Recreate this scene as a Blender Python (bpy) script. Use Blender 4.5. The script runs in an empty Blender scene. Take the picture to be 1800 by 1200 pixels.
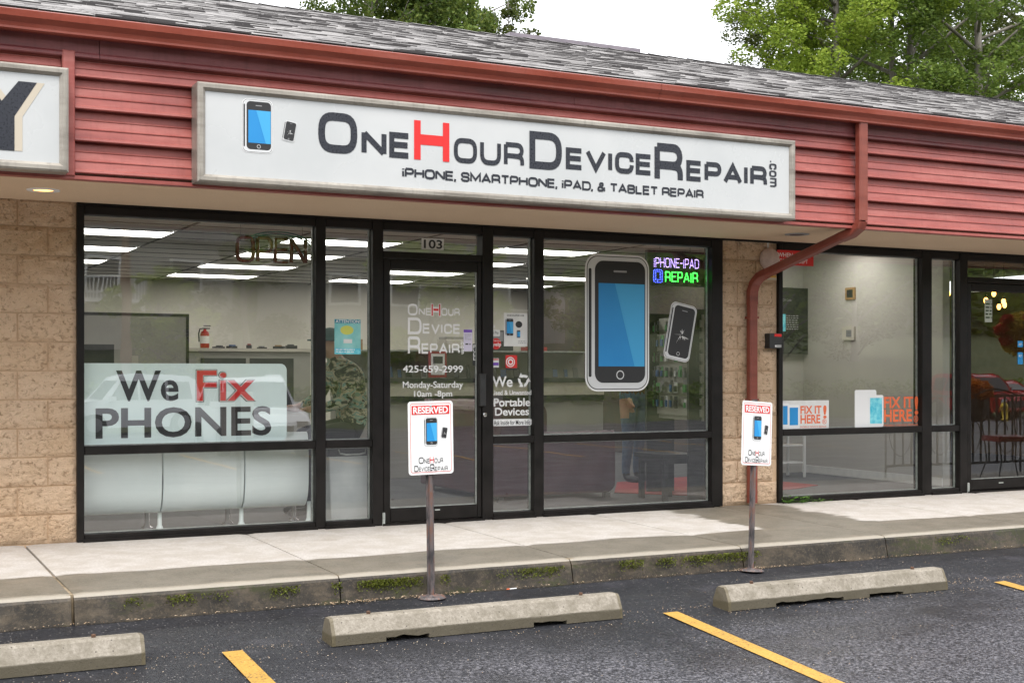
import bpy, math, random
import numpy as np
from mathutils import Vector, Matrix, noise as mnoise
R = math.radians
random.seed(7)
sc = bpy.context.scene
col = sc.collection

# ---------------------------------------------------------------- camera, world, sun, exposure
FPX = 2330.0; HZ = 654.0; YAW = 26.93
CAM = Vector((-1.516, -9.852, 1.21))
cd = bpy.data.cameras.new('camera'); cam = bpy.data.objects.new('camera', cd); col.objects.link(cam)
cam.location = CAM; cam.rotation_euler = (R(90), 0, R(-YAW))
cd.sensor_width = 36; cd.lens = 36*FPX/1800; cd.shift_y = (HZ-600)/1800
cd.clip_start = .1; cd.clip_end = 1500
sc.camera = cam
SUN_EL, SUN_AZ = 58, 205      # azimuth clockwise from +Y
w = bpy.data.worlds.new('World'); sc.world = w; w.use_nodes = True
nt = w.node_tree; bg = nt.nodes['Background']
sky = nt.nodes.new('ShaderNodeTexSky'); sky.sky_type = 'NISHITA'; sky.sun_disc = False
sky.sun_elevation = R(SUN_EL); sky.sun_rotation = R(SUN_AZ); sky.dust_density = 3; sky.air_density = 1.2
mx = nt.nodes.new('ShaderNodeMix'); mx.data_type = 'RGBA'
tc = nt.nodes.new('ShaderNodeTexCoord'); nz = nt.nodes.new('ShaderNodeTexNoise'); nz.inputs['Scale'].default_value = 2.2
nz.inputs['Detail'].default_value = 5
cr = nt.nodes.new('ShaderNodeValToRGB')
cr.color_ramp.elements[0].position = .3; cr.color_ramp.elements[0].color = (8.6, 8.75, 9.2, 1)
cr.color_ramp.elements[1].position = .7; cr.color_ramp.elements[1].color = (9.6, 9.7, 9.9, 1)
nt.links.new(tc.outputs['Generated'], nz.inputs['Vector']); nt.links.new(nz.outputs[0], cr.inputs[0])
mx.inputs[0].default_value = .92
nt.links.new(sky.outputs[0], mx.inputs[6]); nt.links.new(cr.outputs[0], mx.inputs[7])
nt.links.new(mx.outputs[2], bg.inputs[0]); bg.inputs[1].default_value = .1
sd = bpy.data.lights.new('sun', 'SUN'); sd.energy = 1.4; sd.angle = R(25); sd.color = (1, .96, .9)
so = bpy.data.objects.new('sun', sd); col.objects.link(so)
so.rotation_euler = Vector((-math.sin(R(SUN_AZ))*math.cos(R(SUN_EL)), -math.cos(R(SUN_AZ))*math.cos(R(SUN_EL)), -math.sin(R(SUN_EL)))).to_track_quat('-Z', 'Y').to_euler()
so.location = (0, -10, 20)
sc.view_settings.view_transform = 'Standard'; sc.view_settings.look = 'None'
sc.view_settings.exposure = 1.25; sc.view_settings.gamma = 1
sc.render.engine = 'CYCLES'
sc.cycles.use_denoising = True
sc.cycles.max_bounces = 8; sc.cycles.diffuse_bounces = 4; sc.cycles.glossy_bounces = 4
sc.cycles.transparent_max_bounces = 16; sc.cycles.transmission_bounces = 4
sc.cycles.sample_clamp_indirect = 6

# ---------------------------------------------------------------- geometry helpers
cy, sy = math.cos(R(YAW)), math.sin(R(YAW))
def ray(px, py):
    a = (px-900)/FPX; b = (HZ-py)/FPX
    return Vector((sy+a*cy, cy-a*sy, b))
def WY(px, py, Y=0.0):
    d = ray(px, py); t = (Y-CAM.y)/d.y; return (CAM.x+d.x*t, CAM.z+d.z*t)
def WX(px, Y=0.0): return WY(px, HZ, Y)[0]
def WZ(px, py, Z):
    d = ray(px, py); t = (Z-CAM.z)/d.z; return (CAM.x+d.x*t, CAM.y+d.y*t)
LOT0, SLOPE, KERB = -.19, .08, -2.13
def lotz(y):
    y = max(min(y, KERB), -9.0); return LOT0+SLOPE*(y-KERB)
def WL(px, py):   # point on the sloping lot
    d = ray(px, py); k = (LOT0+SLOPE*(CAM.y-KERB)-CAM.z)/(d.z-SLOPE*d.y)
    p = CAM+d*k; return p.x, p.y

class MB:
    def __init__(s): s.v = []; s.f = []; s.m = []
    def add(s, vs, fs, m=0):
        n = len(s.v); s.v += [tuple(p) for p in vs]; s.f += [tuple(i+n for i in f) for f in fs]; s.m += [m]*len(fs); return s
    def box(s, x0, x1, y0, y1, z0, z1, m=0):
        return s.add([(x0,y0,z0),(x1,y0,z0),(x1,y1,z0),(x0,y1,z0),(x0,y0,z1),(x1,y0,z1),(x1,y1,z1),(x0,y1,z1)],
            [(0,3,2,1),(4,5,6,7),(0,1,5,4),(1,2,6,5),(2,3,7,6),(3,0,4,7)], m)
    def bbox(s, x0, x1, y0, y1, z0, z1, b=.004, m=0):   # box with chamfered front (towards -y) edges
        return s.box(x0, x1, y0+b, y1, z0, z1, m).add([(x0,y0+b,z0),(x1,y0+b,z0),(x1,y0+b,z1),(x0,y0+b,z1),(x0+b,y0,z0+b),(x1-b,y0,z0+b),(x1-b,y0,z1-b),(x0+b,y0,z1-b)],
            [(4,5,6,7),(0,1,5,4),(1,2,6,5),(2,3,7,6),(3,0,4,7)], m)
    def prism(s, prof, x0, x1, axis='x', m=0, cap=True):   # profile of (y,z) extruded along x, or (x,z) along y, (x,y) along z
        n = len(prof)
        def P(t, a, b): return (t,a,b) if axis == 'x' else ((a,t,b) if axis == 'y' else (a,b,t))
        vs = [P(x0,*p) for p in prof]+[P(x1,*p) for p in prof]
        fs = [(i, (i+1)%n, n+(i+1)%n, n+i) for i in range(n)]
        if cap: fs += [tuple(range(n-1,-1,-1)), tuple(range(n,2*n))]
        return s.add(vs, fs, m)
    def strip(s, prof, x0, x1, m=0, closed=False, n=1):   # open profile sheet along x
        k = len(prof); vs = []
        for j in range(n+1):
            x = x0+(x1-x0)*j/n; vs += [(x, a, b) for a, b in prof]
        fs = [(j*k+i, (j+1)*k+i, (j+1)*k+(i+1)%k, j*k+(i+1)%k) for j in range(n) for i in range(k if closed else k-1)]
        return s.add(vs, fs, m)
    def tube(s, pts, r, n=8, m=0, cap=True, flat=None):
        pts = [Vector(p) for p in pts]; k = len(pts)
        rs = r if isinstance(r, (list, tuple)) else [r]*k
        vs = []; up0 = None
        for i, p in enumerate(pts):
            t = (pts[min(i+1,k-1)]-pts[max(i-1,0)]).normalized()
            if up0 is None:
                up0 = Vector((0,0,1)) if abs(t.z) < .9 else Vector((0,1,0))
            a = t.cross(up0).normalized(); b = a.cross(t).normalized(); up0 = b
            for j in range(n):
                an = 2*math.pi*(j+.5*(n == 4))/n
                q = p+a*math.cos(an)*rs[i]+b*math.sin(an)*rs[i]*(flat or 1); vs.append(q)
        fs = [(i*n+j, i*n+(j+1)%n, (i+1)*n+(j+1)%n, (i+1)*n+j) for i in range(k-1) for j in range(n)]
        if cap: fs += [tuple(range(n-1,-1,-1)), tuple((k-1)*n+j for j in range(n))]
        return s.add(vs, fs, m)
    def lathe(s, prof, c, n=20, m=0, axis='z', cap=True):   # prof (r,h)
        vs = []
        for r, h in prof:
            for j in range(n):
                a = 2*math.pi*j/n; x, y = r*math.cos(a), r*math.sin(a)
                vs.append((c[0]+x, c[1]+y, c[2]+h) if axis == 'z' else (c[0]+x, c[1]-h, c[2]+y))
        k = len(prof)
        fs = [(i*n+j, i*n+(j+1)%n, (i+1)*n+(j+1)%n, (i+1)*n+j) for i in range(k-1) for j in range(n)]
        if cap: fs += [tuple(range(n-1,-1,-1)), tuple((k-1)*n+j for j in range(n))]
        return s.add(vs, fs, m)
    def blob(s, c, r, n=10, m=0, sq=(1,1,1), jit=0):
        vs = []; 
        for i in range(n+1):
            th = math.pi*i/n
            for j in range(n*2):
                a = math.pi*j/n; k = 1+jit*mnoise.noise(Vector((math.sin(th)*math.cos(a)*3+c[0]*7, math.sin(th)*math.sin(a)*3+c[1]*5, math.cos(th)*3+c[2]*3)))
                vs.append((c[0]+r*sq[0]*k*math.sin(th)*math.cos(a), c[1]+r*sq[1]*k*math.sin(th)*math.sin(a), c[2]+r*sq[2]*k*math.cos(th)))
        q = n*2
        return s.add(vs, [(i*q+j, i*q+(j+1)%q, (i+1)*q+(j+1)%q, (i+1)*q+j) for i in range(n) for j in range(q)], m)
    def poly(s, pts, Y, m=0):   # flat polygon on a plane y=Y facing -y, pts (x,z) anticlockwise seen from the street
        return s.add([(x, Y, z) for x, z in pts], [tuple(range(len(pts)))], m)
    def mesh(s, name, mats, smooth=False):
        me = bpy.data.meshes.new(name); me.from_pydata(s.v, [], s.f)
        for mt in (mats if isinstance(mats, (list, tuple)) else [mats]): me.materials.append(mt)
        if isinstance(mats, (list, tuple)): me.polygons.foreach_set('material_index', s.m)
        if smooth: me.polygons.foreach_set('use_smooth', [True]*len(s.f))
        me.update(); return me
    def build(s, name, mats, parent=None, smooth=False, loc=None, rot=None, bevel=0):
        o = bpy.data.objects.new(name, s.mesh(name, mats, smooth)); col.objects.link(o)
        if parent: o.parent = parent
        if loc: o.location = loc
        if rot: o.rotation_euler = rot
        if bevel:
            b = o.modifiers.new('bevel', 'BEVEL'); b.width = bevel; b.segments = 2; b.limit_method = 'ANGLE'
        return o
def tag(o, label=None, cat=None, group=None, kind=None):
    if label: o['label'] = label
    if cat: o['category'] = cat
    if group: o['group'] = group
    if kind: o['kind'] = kind
    return o
def thing(name, label, cat, loc=(0,0,0), rot=(0,0,0), group=None):
    o = bpy.data.objects.new(name, None); col.objects.link(o); o.location = loc; o.rotation_euler = rot
    o.empty_display_size = .1
    return tag(o, label, cat, group)
def struct(o, label=None): return tag(o, label, kind='structure')
def copy_tree(o, parent=None):
    c = o.copy(); col.objects.link(c)
    if parent: c.parent = parent
    for ch in list(o.children): copy_tree(ch, c)
    return c
def rrect(x0, x1, z0, z1, r, n=5, corners=(1,1,1,1)):
    pts = []
    for k, (cx, cz, a0) in enumerate([(x1-r, z0+r, -90), (x1-r, z1-r, 0), (x0+r, z1-r, 90), (x0+r, z0+r, 180)]):
        if corners[k]:
            for i in range(n+1):
                a = R(a0+90*i/n); pts.append((cx+r*math.cos(a), cz+r*math.sin(a)))
        else:
            pts.append([(x1,z0),(x1,z1),(x0,z1),(x0,z0)][k])
    return pts

# ---------------------------------------------------------------- materials
def newmat(name):
    m = bpy.data.materials.new(name); m.use_nodes = True
    return m, m.node_tree, m.node_tree.nodes['Principled BSDF']
def N(t, typ, **kw):
    n = t.nodes.new('ShaderNode'+typ)
    for k, v in kw.items():
        if k in n.inputs: n.inputs[k].default_value = v
        else: setattr(n, k, v)
    return n
def L(t, a, b): t.links.new(a, b)
def ramp(t, src, stops):
    r = t.nodes.new('ShaderNodeValToRGB'); e = r.color_ramp.elements
    while len(e) < len(stops): e.new(.5)
    for i, (p, c) in enumerate(stops):
        e[i].position = p; e[i].color = c if len(c) == 4 else (*c, 1)
    L(t, src, r.inputs[0]); return r.outputs[0]
def g1(v): return (v, v, v)
def mixc(t, fac, a, b, blend='MIX'):
    m = t.nodes.new('ShaderNodeMix'); m.data_type = 'RGBA'; m.blend_type = blend
    for i, x in ((0, fac), (6, a), (7, b)):
        if hasattr(x, 'links') or isinstance(x, bpy.types.NodeSocket): L(t, x, m.inputs[i])
        else: m.inputs[i].default_value = x if i == 0 else (*x[:3], 1)
    return m.outputs[2]
def math_(t, op, a, b=0.0, clamp=False):
    m = t.nodes.new('ShaderNodeMath'); m.operation = op; m.use_clamp = clamp
    for i, x in ((0, a), (1, b)):
        if isinstance(x, bpy.types.NodeSocket): L(t, x, m.inputs[i])
        else: m.inputs[i].default_value = x
    return m.outputs[0]
def pos(t): return t.nodes.new('ShaderNodeNewGeometry').outputs['Position']
def sep(t, v):
    s = t.nodes.new('ShaderNodeSeparateXYZ'); L(t, v, s.inputs[0]); return s.outputs
def scaled(t, v, sx, sy_, sz):
    m = t.nodes.new('ShaderNodeMapping'); m.inputs['Scale'].default_value = (sx, sy_, sz); L(t, v, m.inputs[0]); return m.outputs[0]
def noise(t, v, scale, detail=4, rough=.55, dist=0):
    n = N(t, 'TexNoise', Scale=scale, Detail=detail, Roughness=rough, Distortion=dist); L(t, v, n.inputs['Vector']); return n.outputs[0]
def bump(t, p, h, strength=.3, dist=.01):
    b = N(t, 'Bump', Strength=strength, Distance=dist); L(t, h, b.inputs['Height']); L(t, b.outputs[0], p.inputs['Normal']); return b
def pm(name, c, c2=None, scale=6, rough=.5, bmp=0, bscale=40, metal=0, spec=.5, emit=None, alpha=None, stretch=None, lo=.35, hi=.65):
    m, t, p = newmat(name)
    p.inputs['Base Color'].default_value = (*c, 1); p.inputs['Roughness'].default_value = rough
    p.inputs['Metallic'].default_value = metal; p.inputs['Specular IOR Level'].default_value = spec
    v = N(t, 'TexCoord').outputs['Object']
    if stretch: v = scaled(t, v, *stretch)
    if c2 is not None:
        nn = noise(t, v, scale, 5); L(t, ramp(t, nn, [(lo, c), (hi, c2)]), p.inputs['Base Color'])
        L(t, ramp(t, nn, [(.3, g1(max(rough-.08, 0))), (.7, g1(min(rough+.1, 1)))]), p.inputs['Roughness'])
    if bmp: bump(t, p, noise(t, v, bscale, 4), bmp, .004)
    if emit: p.inputs['Emission Color'].default_value = (*emit[:3], 1); p.inputs['Emission Strength'].default_value = emit[3]
    if alpha is not None: p.inputs['Alpha'].default_value = alpha
    return m

M = {}
M['bronze'] = pm('dark_bronze_aluminium', (.007,.006,.0055), (.016,.013,.012), 9, .45, spec=.22, lo=.3, hi=.8)
M['bead'] = pm('mill_aluminium', (.38,.40,.38), (.25,.27,.25), 20, .45)
M['black'] = pm('matt_black', (.015,.015,.016), (.03,.03,.03), 12, .5)
M['white'] = pm('white_vinyl', (.78,.78,.78), rough=.5)
M['signwhite'] = pm('sign_acrylic', (.56,.57,.575), (.50,.515,.52), 1.6, .25, spec=.5)
M['signblack'] = pm('sign_black_vinyl', (.014,.016,.024), (.028,.03,.042), 70, .3)
M['signred'] = pm('sign_red_vinyl', (.75,.02,.02), (.62,.018,.018), 5, .35)
M['beige'] = pm('beige_vinyl', (.52,.46,.37), rough=.5)
M['ink'] = pm('black_ink', (.02,.02,.022), rough=.5)
M['redink'] = pm('red_ink', (.62,.02,.018), rough=.5)
M['phoneblue'] = pm('print_blue', (.02,.28,.62), (.01,.22,.55), .8, .4)
M['phonesilver'] = pm('print_silver', (.62,.63,.64), rough=.4)
M['grey'] = pm('print_grey', (.3,.3,.31), rough=.5)
M['orangeink'] = pm('orange_ink', (.8,.16,.05), (.68,.13,.045), 60, .5)
M['cyan'] = pm('cyan_ink', (.03,.45,.62), (.25,.7,.78), 22, .5)
M['chrome'] = pm('chrome', (.6,.6,.62), rough=.2, metal=1)
M['yellowpaper'] = pm('yellow_print', (.6,.62,.12), rough=.6)
M['teal'] = pm('teal_print', (.16,.5,.5), (.3,.62,.6), 8, .5)
M['tealdark'] = pm('teal_dark_print', (.01,.2,.3), rough=.5)
M['purple'] = pm('purple_print', (.16,.06,.42), rough=.5)
M['lilac'] = pm('lilac_paper', (.62,.58,.72), rough=.6)
M['paper'] = pm('paper', (.72,.72,.7), (.64,.64,.63), 10, .6)
M['film'] = pm('white_window_film', (.74,.85,.84), (.68,.80,.79), 1.5, .5)

def mk_weathered(name, base, dark, light, sx=1, dirt=.5, rough=.45):
    m, t, p = newmat(name); v = pos(t)
    a = noise(t, scaled(t, v, 1.2, 1.2, 7), 1.6, 6, .6)
    c = ramp(t, a, [(.28, dark), (.5, base), (.78, light)])
    streak = noise(t, scaled(t, v, 14, 14, .8), 2.2, 4, .6)
    c = mixc(t, ramp(t, streak, [(.5, g1(0)), (.8, g1(dirt))]), c, tuple(x*.55 for x in base))
    sp = noise(t, v, 160, 2, .5)
    c = mixc(t, ramp(t, sp, [(.68, g1(0)), (.74, g1(.35))]), c, light)
    L(t, c, p.inputs['Base Color'])
    L(t, ramp(t, a, [(.3, g1(rough-.1)), (.7, g1(rough+.15))]), p.inputs['Roughness'])
    bump(t, p, math_(t, 'ADD', noise(t, v, 25, 4), math_(t, 'MULTIPLY', noise(t, v, 2.5, 3), 4)), .12, .01)
    return m
M['siding'] = mk_weathered('red_painted_siding', (.33,.082,.068), (.24,.052,.044), (.43,.155,.135), dirt=.35)
M['gutter'] = mk_weathered('red_gutter_paint', (.27,.055,.032), (.21,.042,.027), (.33,.09,.065), dirt=.3, rough=.35)
M['trimred'] = mk_weathered('dark_red_trim', (.17,.04,.04), (.10,.022,.026), (.25,.085,.09), dirt=.5)
M['spout'] = mk_weathered('downspout_paint', (.22,.05,.032), (.16,.036,.025), (.27,.075,.052), dirt=.3, rough=.4)
M['signframe'] = mk_weathered('bare_aluminium_frame', (.34,.31,.27), (.20,.175,.15), (.46,.43,.38), dirt=.7, rough=.4)
M['signframe'].node_tree.nodes['Principled BSDF'].inputs['Metallic'].default_value = .35

def mk_soffit():
    m, t, p = newmat('soffit_stucco'); v = pos(t)
    a = noise(t, v, .9, 5, .6); b = noise(t, v, 140, 3, .6)
    c = ramp(t, a, [(.3, (.66,.49,.335)), (.7, (.73,.56,.40))])
    c = mixc(t, ramp(t, b, [(.35, g1(.25)), (.6, g1(0))]), c, (.3,.24,.17))
    L(t, c, p.inputs['Base Color']); p.inputs['Roughness'].default_value = .9
    bump(t, p, b, .35, .004); return m
M['soffit'] = mk_soffit()

def mk_block():
    m, t, p = newmat('split_face_block'); v = pos(t)
    a = noise(t, v, 2.0, 4, .5); b = noise(t, scaled(t, v, 1, 1, 1.3), 26, 7, .66, .6); pit = noise(t, v, 95, 3, .6)
    c = ramp(t, a, [(.3, (.67,.47,.305)), (.7, (.75,.56,.40))])
    c = mixc(t, ramp(t, b, [(.34, g1(.7)), (.47, g1(0))]), c, (.26,.155,.085))
    c = mixc(t, ramp(t, pit, [(.28, g1(.8)), (.36, g1(0))]), c, (.12,.085,.055))
    s = sep(t, v)
    # soil splash in an irregular band along the foot
    lo = math_(t, 'SUBTRACT', .16, s[2]); lo = math_(t, 'ADD', lo, math_(t, 'MULTIPLY', math_(t, 'SUBTRACT', noise(t, v, 6, 4), .5), .35))
    c = mixc(t, math_(t, 'MULTIPLY', lo, 1.6, True), c, (.23,.16,.10))
    L(t, c, p.inputs['Base Color']); p.inputs['Roughness'].default_value = .92; p.inputs['Specular IOR Level'].default_value = .2
    h = math_(t, 'ADD', b, math_(t, 'MULTIPLY', pit, .35)); bump(t, p, h, 1.0, .035); return m
M['block'] = mk_block()
M['mortar'] = pm('painted_mortar', (.62,.44,.29), (.56,.39,.25), 9, .9, .3, 90)

def mk_sidewalk():
    m, t, p = newmat('sidewalk_concrete'); v = pos(t); s = sep(t, v)
    fine = noise(t, v, 60, 4, .8); mid = noise(t, v, 5, 6, .6); big = noise(t, scaled(t, v, .6, 1.6, 1), 1.4, 4)
    dry = ramp(t, fine, [(.3, (.38,.35,.32)), (.7, (.58,.55,.52))])
    dry = mixc(t, ramp(t, mid, [(.42, g1(.45)), (.58, g1(0))]), dry, (.36,.32,.27))
    wet = ramp(t, fine, [(.3, (.085,.073,.055)), (.7, (.20,.178,.138))])
    wet = mixc(t, ramp(t, mid, [(.4, g1(.35)), (.6, g1(0))]), wet, (.24,.21,.17))
    # rain-wet strip beyond the drip line and round the downspout
    wob = math_(t, 'MULTIPLY', math_(t, 'SUBTRACT', noise(t, scaled(t, v, .8, 3, 1), 1.3, 5), .5), .30)
    e = math_(t, 'SUBTRACT', math_(t, 'ADD', -1.44, wob), s[1])
    # distance to the puddle under the downspout
    dx = math_(t, 'MULTIPLY', math_(t, 'SUBTRACT', s[0], math_(t, 'MULTIPLY_ADD', s[1], .05)), 1)
    ax = math_(t, 'ABSOLUTE', math_(t, 'SUBTRACT', s[0], 5.55))
    pud = math_(t, 'ADD', math_(t, 'SUBTRACT', .62, ax), math_(t, 'MULTIPLY', wob, 2.2))
    pud = math_(t, 'MULTIPLY', pud, 1.0)
    e = math_(t, 'MAXIMUM', e, math_(t, 'MULTIPLY', pud, .5))
    fac = math_(t, 'MULTIPLY', e, 28, True)
    c = mixc(t, fac, dry, wet)
    stain = noise(t, scaled(t, v, 1, 2.4, 1), 2.3, 6, .65)
    c = mixc(t, ramp(t, stain, [(.56, g1(0)), (.7, g1(.35))]), c, (.27,.22,.165))
    # worn pale arris
    ar = math_(t, 'SUBTRACT', math_(t, 'ADD', -2.075, math_(t, 'MULTIPLY', math_(t, 'SUBTRACT', mid, .5), .07)), s[1])
    c = mixc(t, math_(t, 'MULTIPLY', math_(t, 'MULTIPLY', ar, 30, True), .6), c, (.43,.385,.32))
    # kerb face: grimy, mossy
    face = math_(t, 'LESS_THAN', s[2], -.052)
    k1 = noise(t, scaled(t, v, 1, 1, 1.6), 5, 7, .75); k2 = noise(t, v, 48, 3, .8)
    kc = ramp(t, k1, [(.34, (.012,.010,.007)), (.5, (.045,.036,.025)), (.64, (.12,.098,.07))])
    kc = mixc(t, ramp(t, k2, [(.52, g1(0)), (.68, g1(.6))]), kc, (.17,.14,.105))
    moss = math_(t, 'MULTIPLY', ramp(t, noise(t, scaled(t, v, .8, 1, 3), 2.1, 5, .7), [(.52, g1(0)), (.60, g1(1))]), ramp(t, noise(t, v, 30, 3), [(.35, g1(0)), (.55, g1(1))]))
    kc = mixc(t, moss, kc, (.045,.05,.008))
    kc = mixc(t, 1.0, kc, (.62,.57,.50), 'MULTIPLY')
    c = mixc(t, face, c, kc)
    L(t, c, p.inputs['Base Color'])
    L(t, mixc(t, fac, g1(.85), g1(.55)), p.inputs['Roughness'])
    bump(t, p, math_(t, 'ADD', fine, mid), .3, .006); return m
M['sidewalk'] = mk_sidewalk()

def mk_asphalt():
    m, t, p = newmat('wet_asphalt'); v = pos(t); s = sep(t, v); p.inputs['Specular IOR Level'].default_value = .32
    g = noise(t, v, 52, 3, .8); g2 = noise(t, v, 150, 2, .6)
    patch = noise(t, scaled(t, v, .7, 1.3, 1), .9, 6, .62); pt2 = noise(t, v, 3.0, 5, .6)
    dark = ramp(t, g, [(.3, (.008,.0085,.011)), (.62, (.030,.031,.036))])
    open_ = ramp(t, g, [(.38, (.008,.0085,.011)), (.5, (.045,.045,.052)), (.66, (.19,.186,.205))])
    # seal coat strip near kerb is dark; open, worn surface further out
    d = math_(t, 'SUBTRACT', -3.45, s[1]); d = math_(t, 'ADD', d, math_(t, 'MULTIPLY', math_(t, 'SUBTRACT', patch, .5), 2.6))
    d = math_(t, 'ADD', d, math_(t, 'MULTIPLY', math_(t, 'SUBTRACT', s[0], 2.0), .10))
    c = mixc(t, math_(t, 'MULTIPLY', d, 1.5, True), dark, open_)
    # pale grit
    vo = N(t, 'TexVoronoi', Scale=55.0, feature='F1'); L(t, v, vo.inputs['Vector'])
    cellr = sep(t, vo.outputs['Color'])[0]
    dot = math_(t, 'MULTIPLY', math_(t, 'LESS_THAN', vo.outputs['Distance'], .21), math_(t, 'GREATER_THAN', cellr, .72))
    c = mixc(t, math_(t, 'MULTIPLY', dot, .75), c, (.30,.28,.26))
    c = mixc(t, ramp(t, pt2, [(.58, g1(0)), (.8, g1(.35))]), c, (.09,.086,.105))
    st_ = noise(t, scaled(t, v, 1.6, .5, 1), 1.1, 6, .7, .6); c = mixc(t, ramp(t, st_, [(.5, g1(0)), (.66, g1(.55))]), c, (.012,.012,.014))
    L(t, c, p.inputs['Base Color'])
    L(t, ramp(t, patch, [(.35, g1(.30)), (.6, g1(.6))]), p.inputs['Roughness'])
    bump(t, p, g, .55, .006); return m
M['asphalt'] = mk_asphalt()

def mk_paint():
    m, t, p = newmat('yellow_road_paint'); v = pos(t)
    a = math_(t, 'ADD', math_(t, 'MULTIPLY', noise(t, v, 70, 4, .75), .62), math_(t, 'MULTIPLY', noise(t, v, 5, 5, .7), .38)); c = ramp(t, a, [(.37, (.06,.05,.04)), (.425, (.38,.215,.04)), (.6, (.50,.295,.06))])
    L(t, c, p.inputs['Base Color']); p.inputs['Roughness'].default_value = .7; bump(t, p, a, .4, .004); return m
M['yellow'] = mk_paint()

def mk_stop():
    m, t, p = newmat('wheel_stop_concrete'); v = pos(t); tcn = N(t, 'TexCoord').outputs['Object']; s = sep(t, tcn)
    a = noise(t, v, 55, 4, .8); b = noise(t, v, 7, 6, .65)
    c = ramp(t, a, [(.3, (.19,.165,.13)), (.7, (.36,.325,.275))])
    c = mixc(t, ramp(t, b, [(.38, g1(.75)), (.58, g1(0))]), c, (.15,.13,.095))
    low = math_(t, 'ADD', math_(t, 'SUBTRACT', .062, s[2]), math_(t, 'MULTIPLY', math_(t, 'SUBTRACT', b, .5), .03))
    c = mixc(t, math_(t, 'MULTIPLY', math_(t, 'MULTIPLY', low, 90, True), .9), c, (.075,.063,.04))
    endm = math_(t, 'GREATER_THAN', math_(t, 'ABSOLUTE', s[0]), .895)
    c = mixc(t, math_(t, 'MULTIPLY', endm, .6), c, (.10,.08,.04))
    pit = N(t, 'TexVoronoi', Scale=38.0, feature='F1'); L(t, v, pit.inputs['Vector'])
    pr = math_(t, 'MULTIPLY', math_(t, 'LESS_THAN', pit.outputs['Distance'], .16), math_(t, 'GREATER_THAN', sep(t, pit.outputs['Color'])[0], .7))
    c = mixc(t, math_(t, 'MULTIPLY', pr, .8), c, (.06,.05,.04))
    L(t, c, p.inputs['Base Color']); p.inputs['Roughness'].default_value = .85
    bump(t, p, math_(t, 'ADD', a, math_(t, 'MULTIPLY', b, 2)), .45, .008); return m
M['stop'] = mk_stop()

def mk_shingle():
    m, t, p = newmat('asphalt_shingle'); v = pos(t)
    sc_ = N(t, 'VectorMath', operation='FLOOR')
    L(t, scaled(t, v, 1/.12, 1/.1281, 0), sc_.inputs[0])
    wn = N(t, 'TexWhiteNoise', noise_dimensions='2D'); L(t, sc_.outputs[0], wn.inputs['Vector'])
    big = noise(t, scaled(t, v, .8, .8, .8), 1.1, 5, .6)
    c = ramp(t, wn.outputs['Value'], [(0, (.17,.16,.158)), (.3, (.24,.228,.223)), (.6, (.285,.272,.265)), (1, (.345,.33,.32))])
    c = mixc(t, ramp(t, big, [(.40, g1(.2)), (.58, g1(0))]), c, (.08,.075,.08))
    g = noise(t, v, 90, 2, .7); c = mixc(t, ramp(t, g, [(.4, g1(.3)), (.6, g1(0))]), c, (.08,.08,.08))
    L(t, c, p.inputs['Base Color']); p.inputs['Roughness'].default_value = .9
    bump(t, p, g, .4, .004); return m
M['shingle'] = mk_shingle()

def mk_glass():
    m, t, p = newmat('window_glass'); t.nodes.remove(p)
    out = t.nodes['Material Output']
    lw = N(t, 'LayerWeight', Blend=.5)
    f = math_(t, 'ADD', .15, math_(t, 'MULTIPLY', math_(t, 'POWER', lw.outputs['Facing'], 4), .85))
    tr = N(t, 'BsdfTransparent'); tr.inputs[0].default_value = (.965,.98,.972,1)
    gl = N(t, 'BsdfGlossy', Roughness=0.0); gl.inputs[0].default_value = (1,1,1,1)
    b = N(t, 'Bump', Strength=.05, Distance=.02); v = pos(t); L(t, noise(t, v, 1.3, 2), b.inputs['Height']); L(t, b.outputs[0], gl.inputs['Normal'])
    # a little dust and water marks on the pane
    df = N(t, 'BsdfDiffuse'); df.inputs[0].default_value = (.5,.5,.48,1)
    ms = N(t, 'MixShader'); L(t, f, ms.inputs[0]); L(t, tr.outputs[0], ms.inputs[1]); L(t, gl.outputs[0], ms.inputs[2])
    sp = ramp(t, noise(t, v, 55, 3, .7), [(.68, g1(0)), (.76, g1(.25))])
    sm = ramp(t, noise(t, scaled(t, v, 1, 1, .3), 3, 5, .7), [(.5, g1(.0)), (.75, g1(.03))])
    dd = math_(t, 'ADD', math_(t, 'MULTIPLY', sp, .5), sm)
    m2 = N(t, 'MixShader'); L(t, dd, m2.inputs[0]); L(t, ms.outputs[0], m2.inputs[1]); L(t, df.outputs[0], m2.inputs[2])
    L(t, m2.outputs[0], out.inputs[0]); return m
M['glass'] = mk_glass()
# ---------------------------------------------------------------- lettering
def font_geo(s, bold=0.0):
    cu = bpy.data.curves.new('text', 'FONT'); cu.body = s; cu.offset = bold; cu.resolution_u = 4; cu.size = 1
    o = bpy.data.objects.new('text', cu); me = bpy.data.meshes.new_from_object(o)
    v = [(p.co.x, p.co.y) for p in me.vertices]; f = [tuple(q.vertices) for q in me.polygons]
    bpy.data.objects.remove(o); bpy.data.curves.remove(cu); bpy.data.meshes.remove(me)
    return v, f
def arcpath(pts, closed=False, r=.28, n=6):
    out = []; k = len(pts)
    for i, q in enumerate(pts):
        p = Vector(q[:2]); rr = q[2] if len(q) > 2 else 0
        if rr <= 0 or (not closed and i in (0, k-1)): out.append(p); continue
        a = Vector(pts[i-1][:2]); b = Vector(pts[(i+1) % k][:2])
        u = (a-p).normalized(); w_ = (b-p).normalized(); s0 = p+u*rr; s1 = p+w_*rr
        for j in range(n+1):
            q_ = j/n; out.append(s0*(1-q_)**2+p*2*q_*(1-q_)*.82+p*2*q_*(1-q_)*.18+s1*q_**2)
    return out
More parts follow.
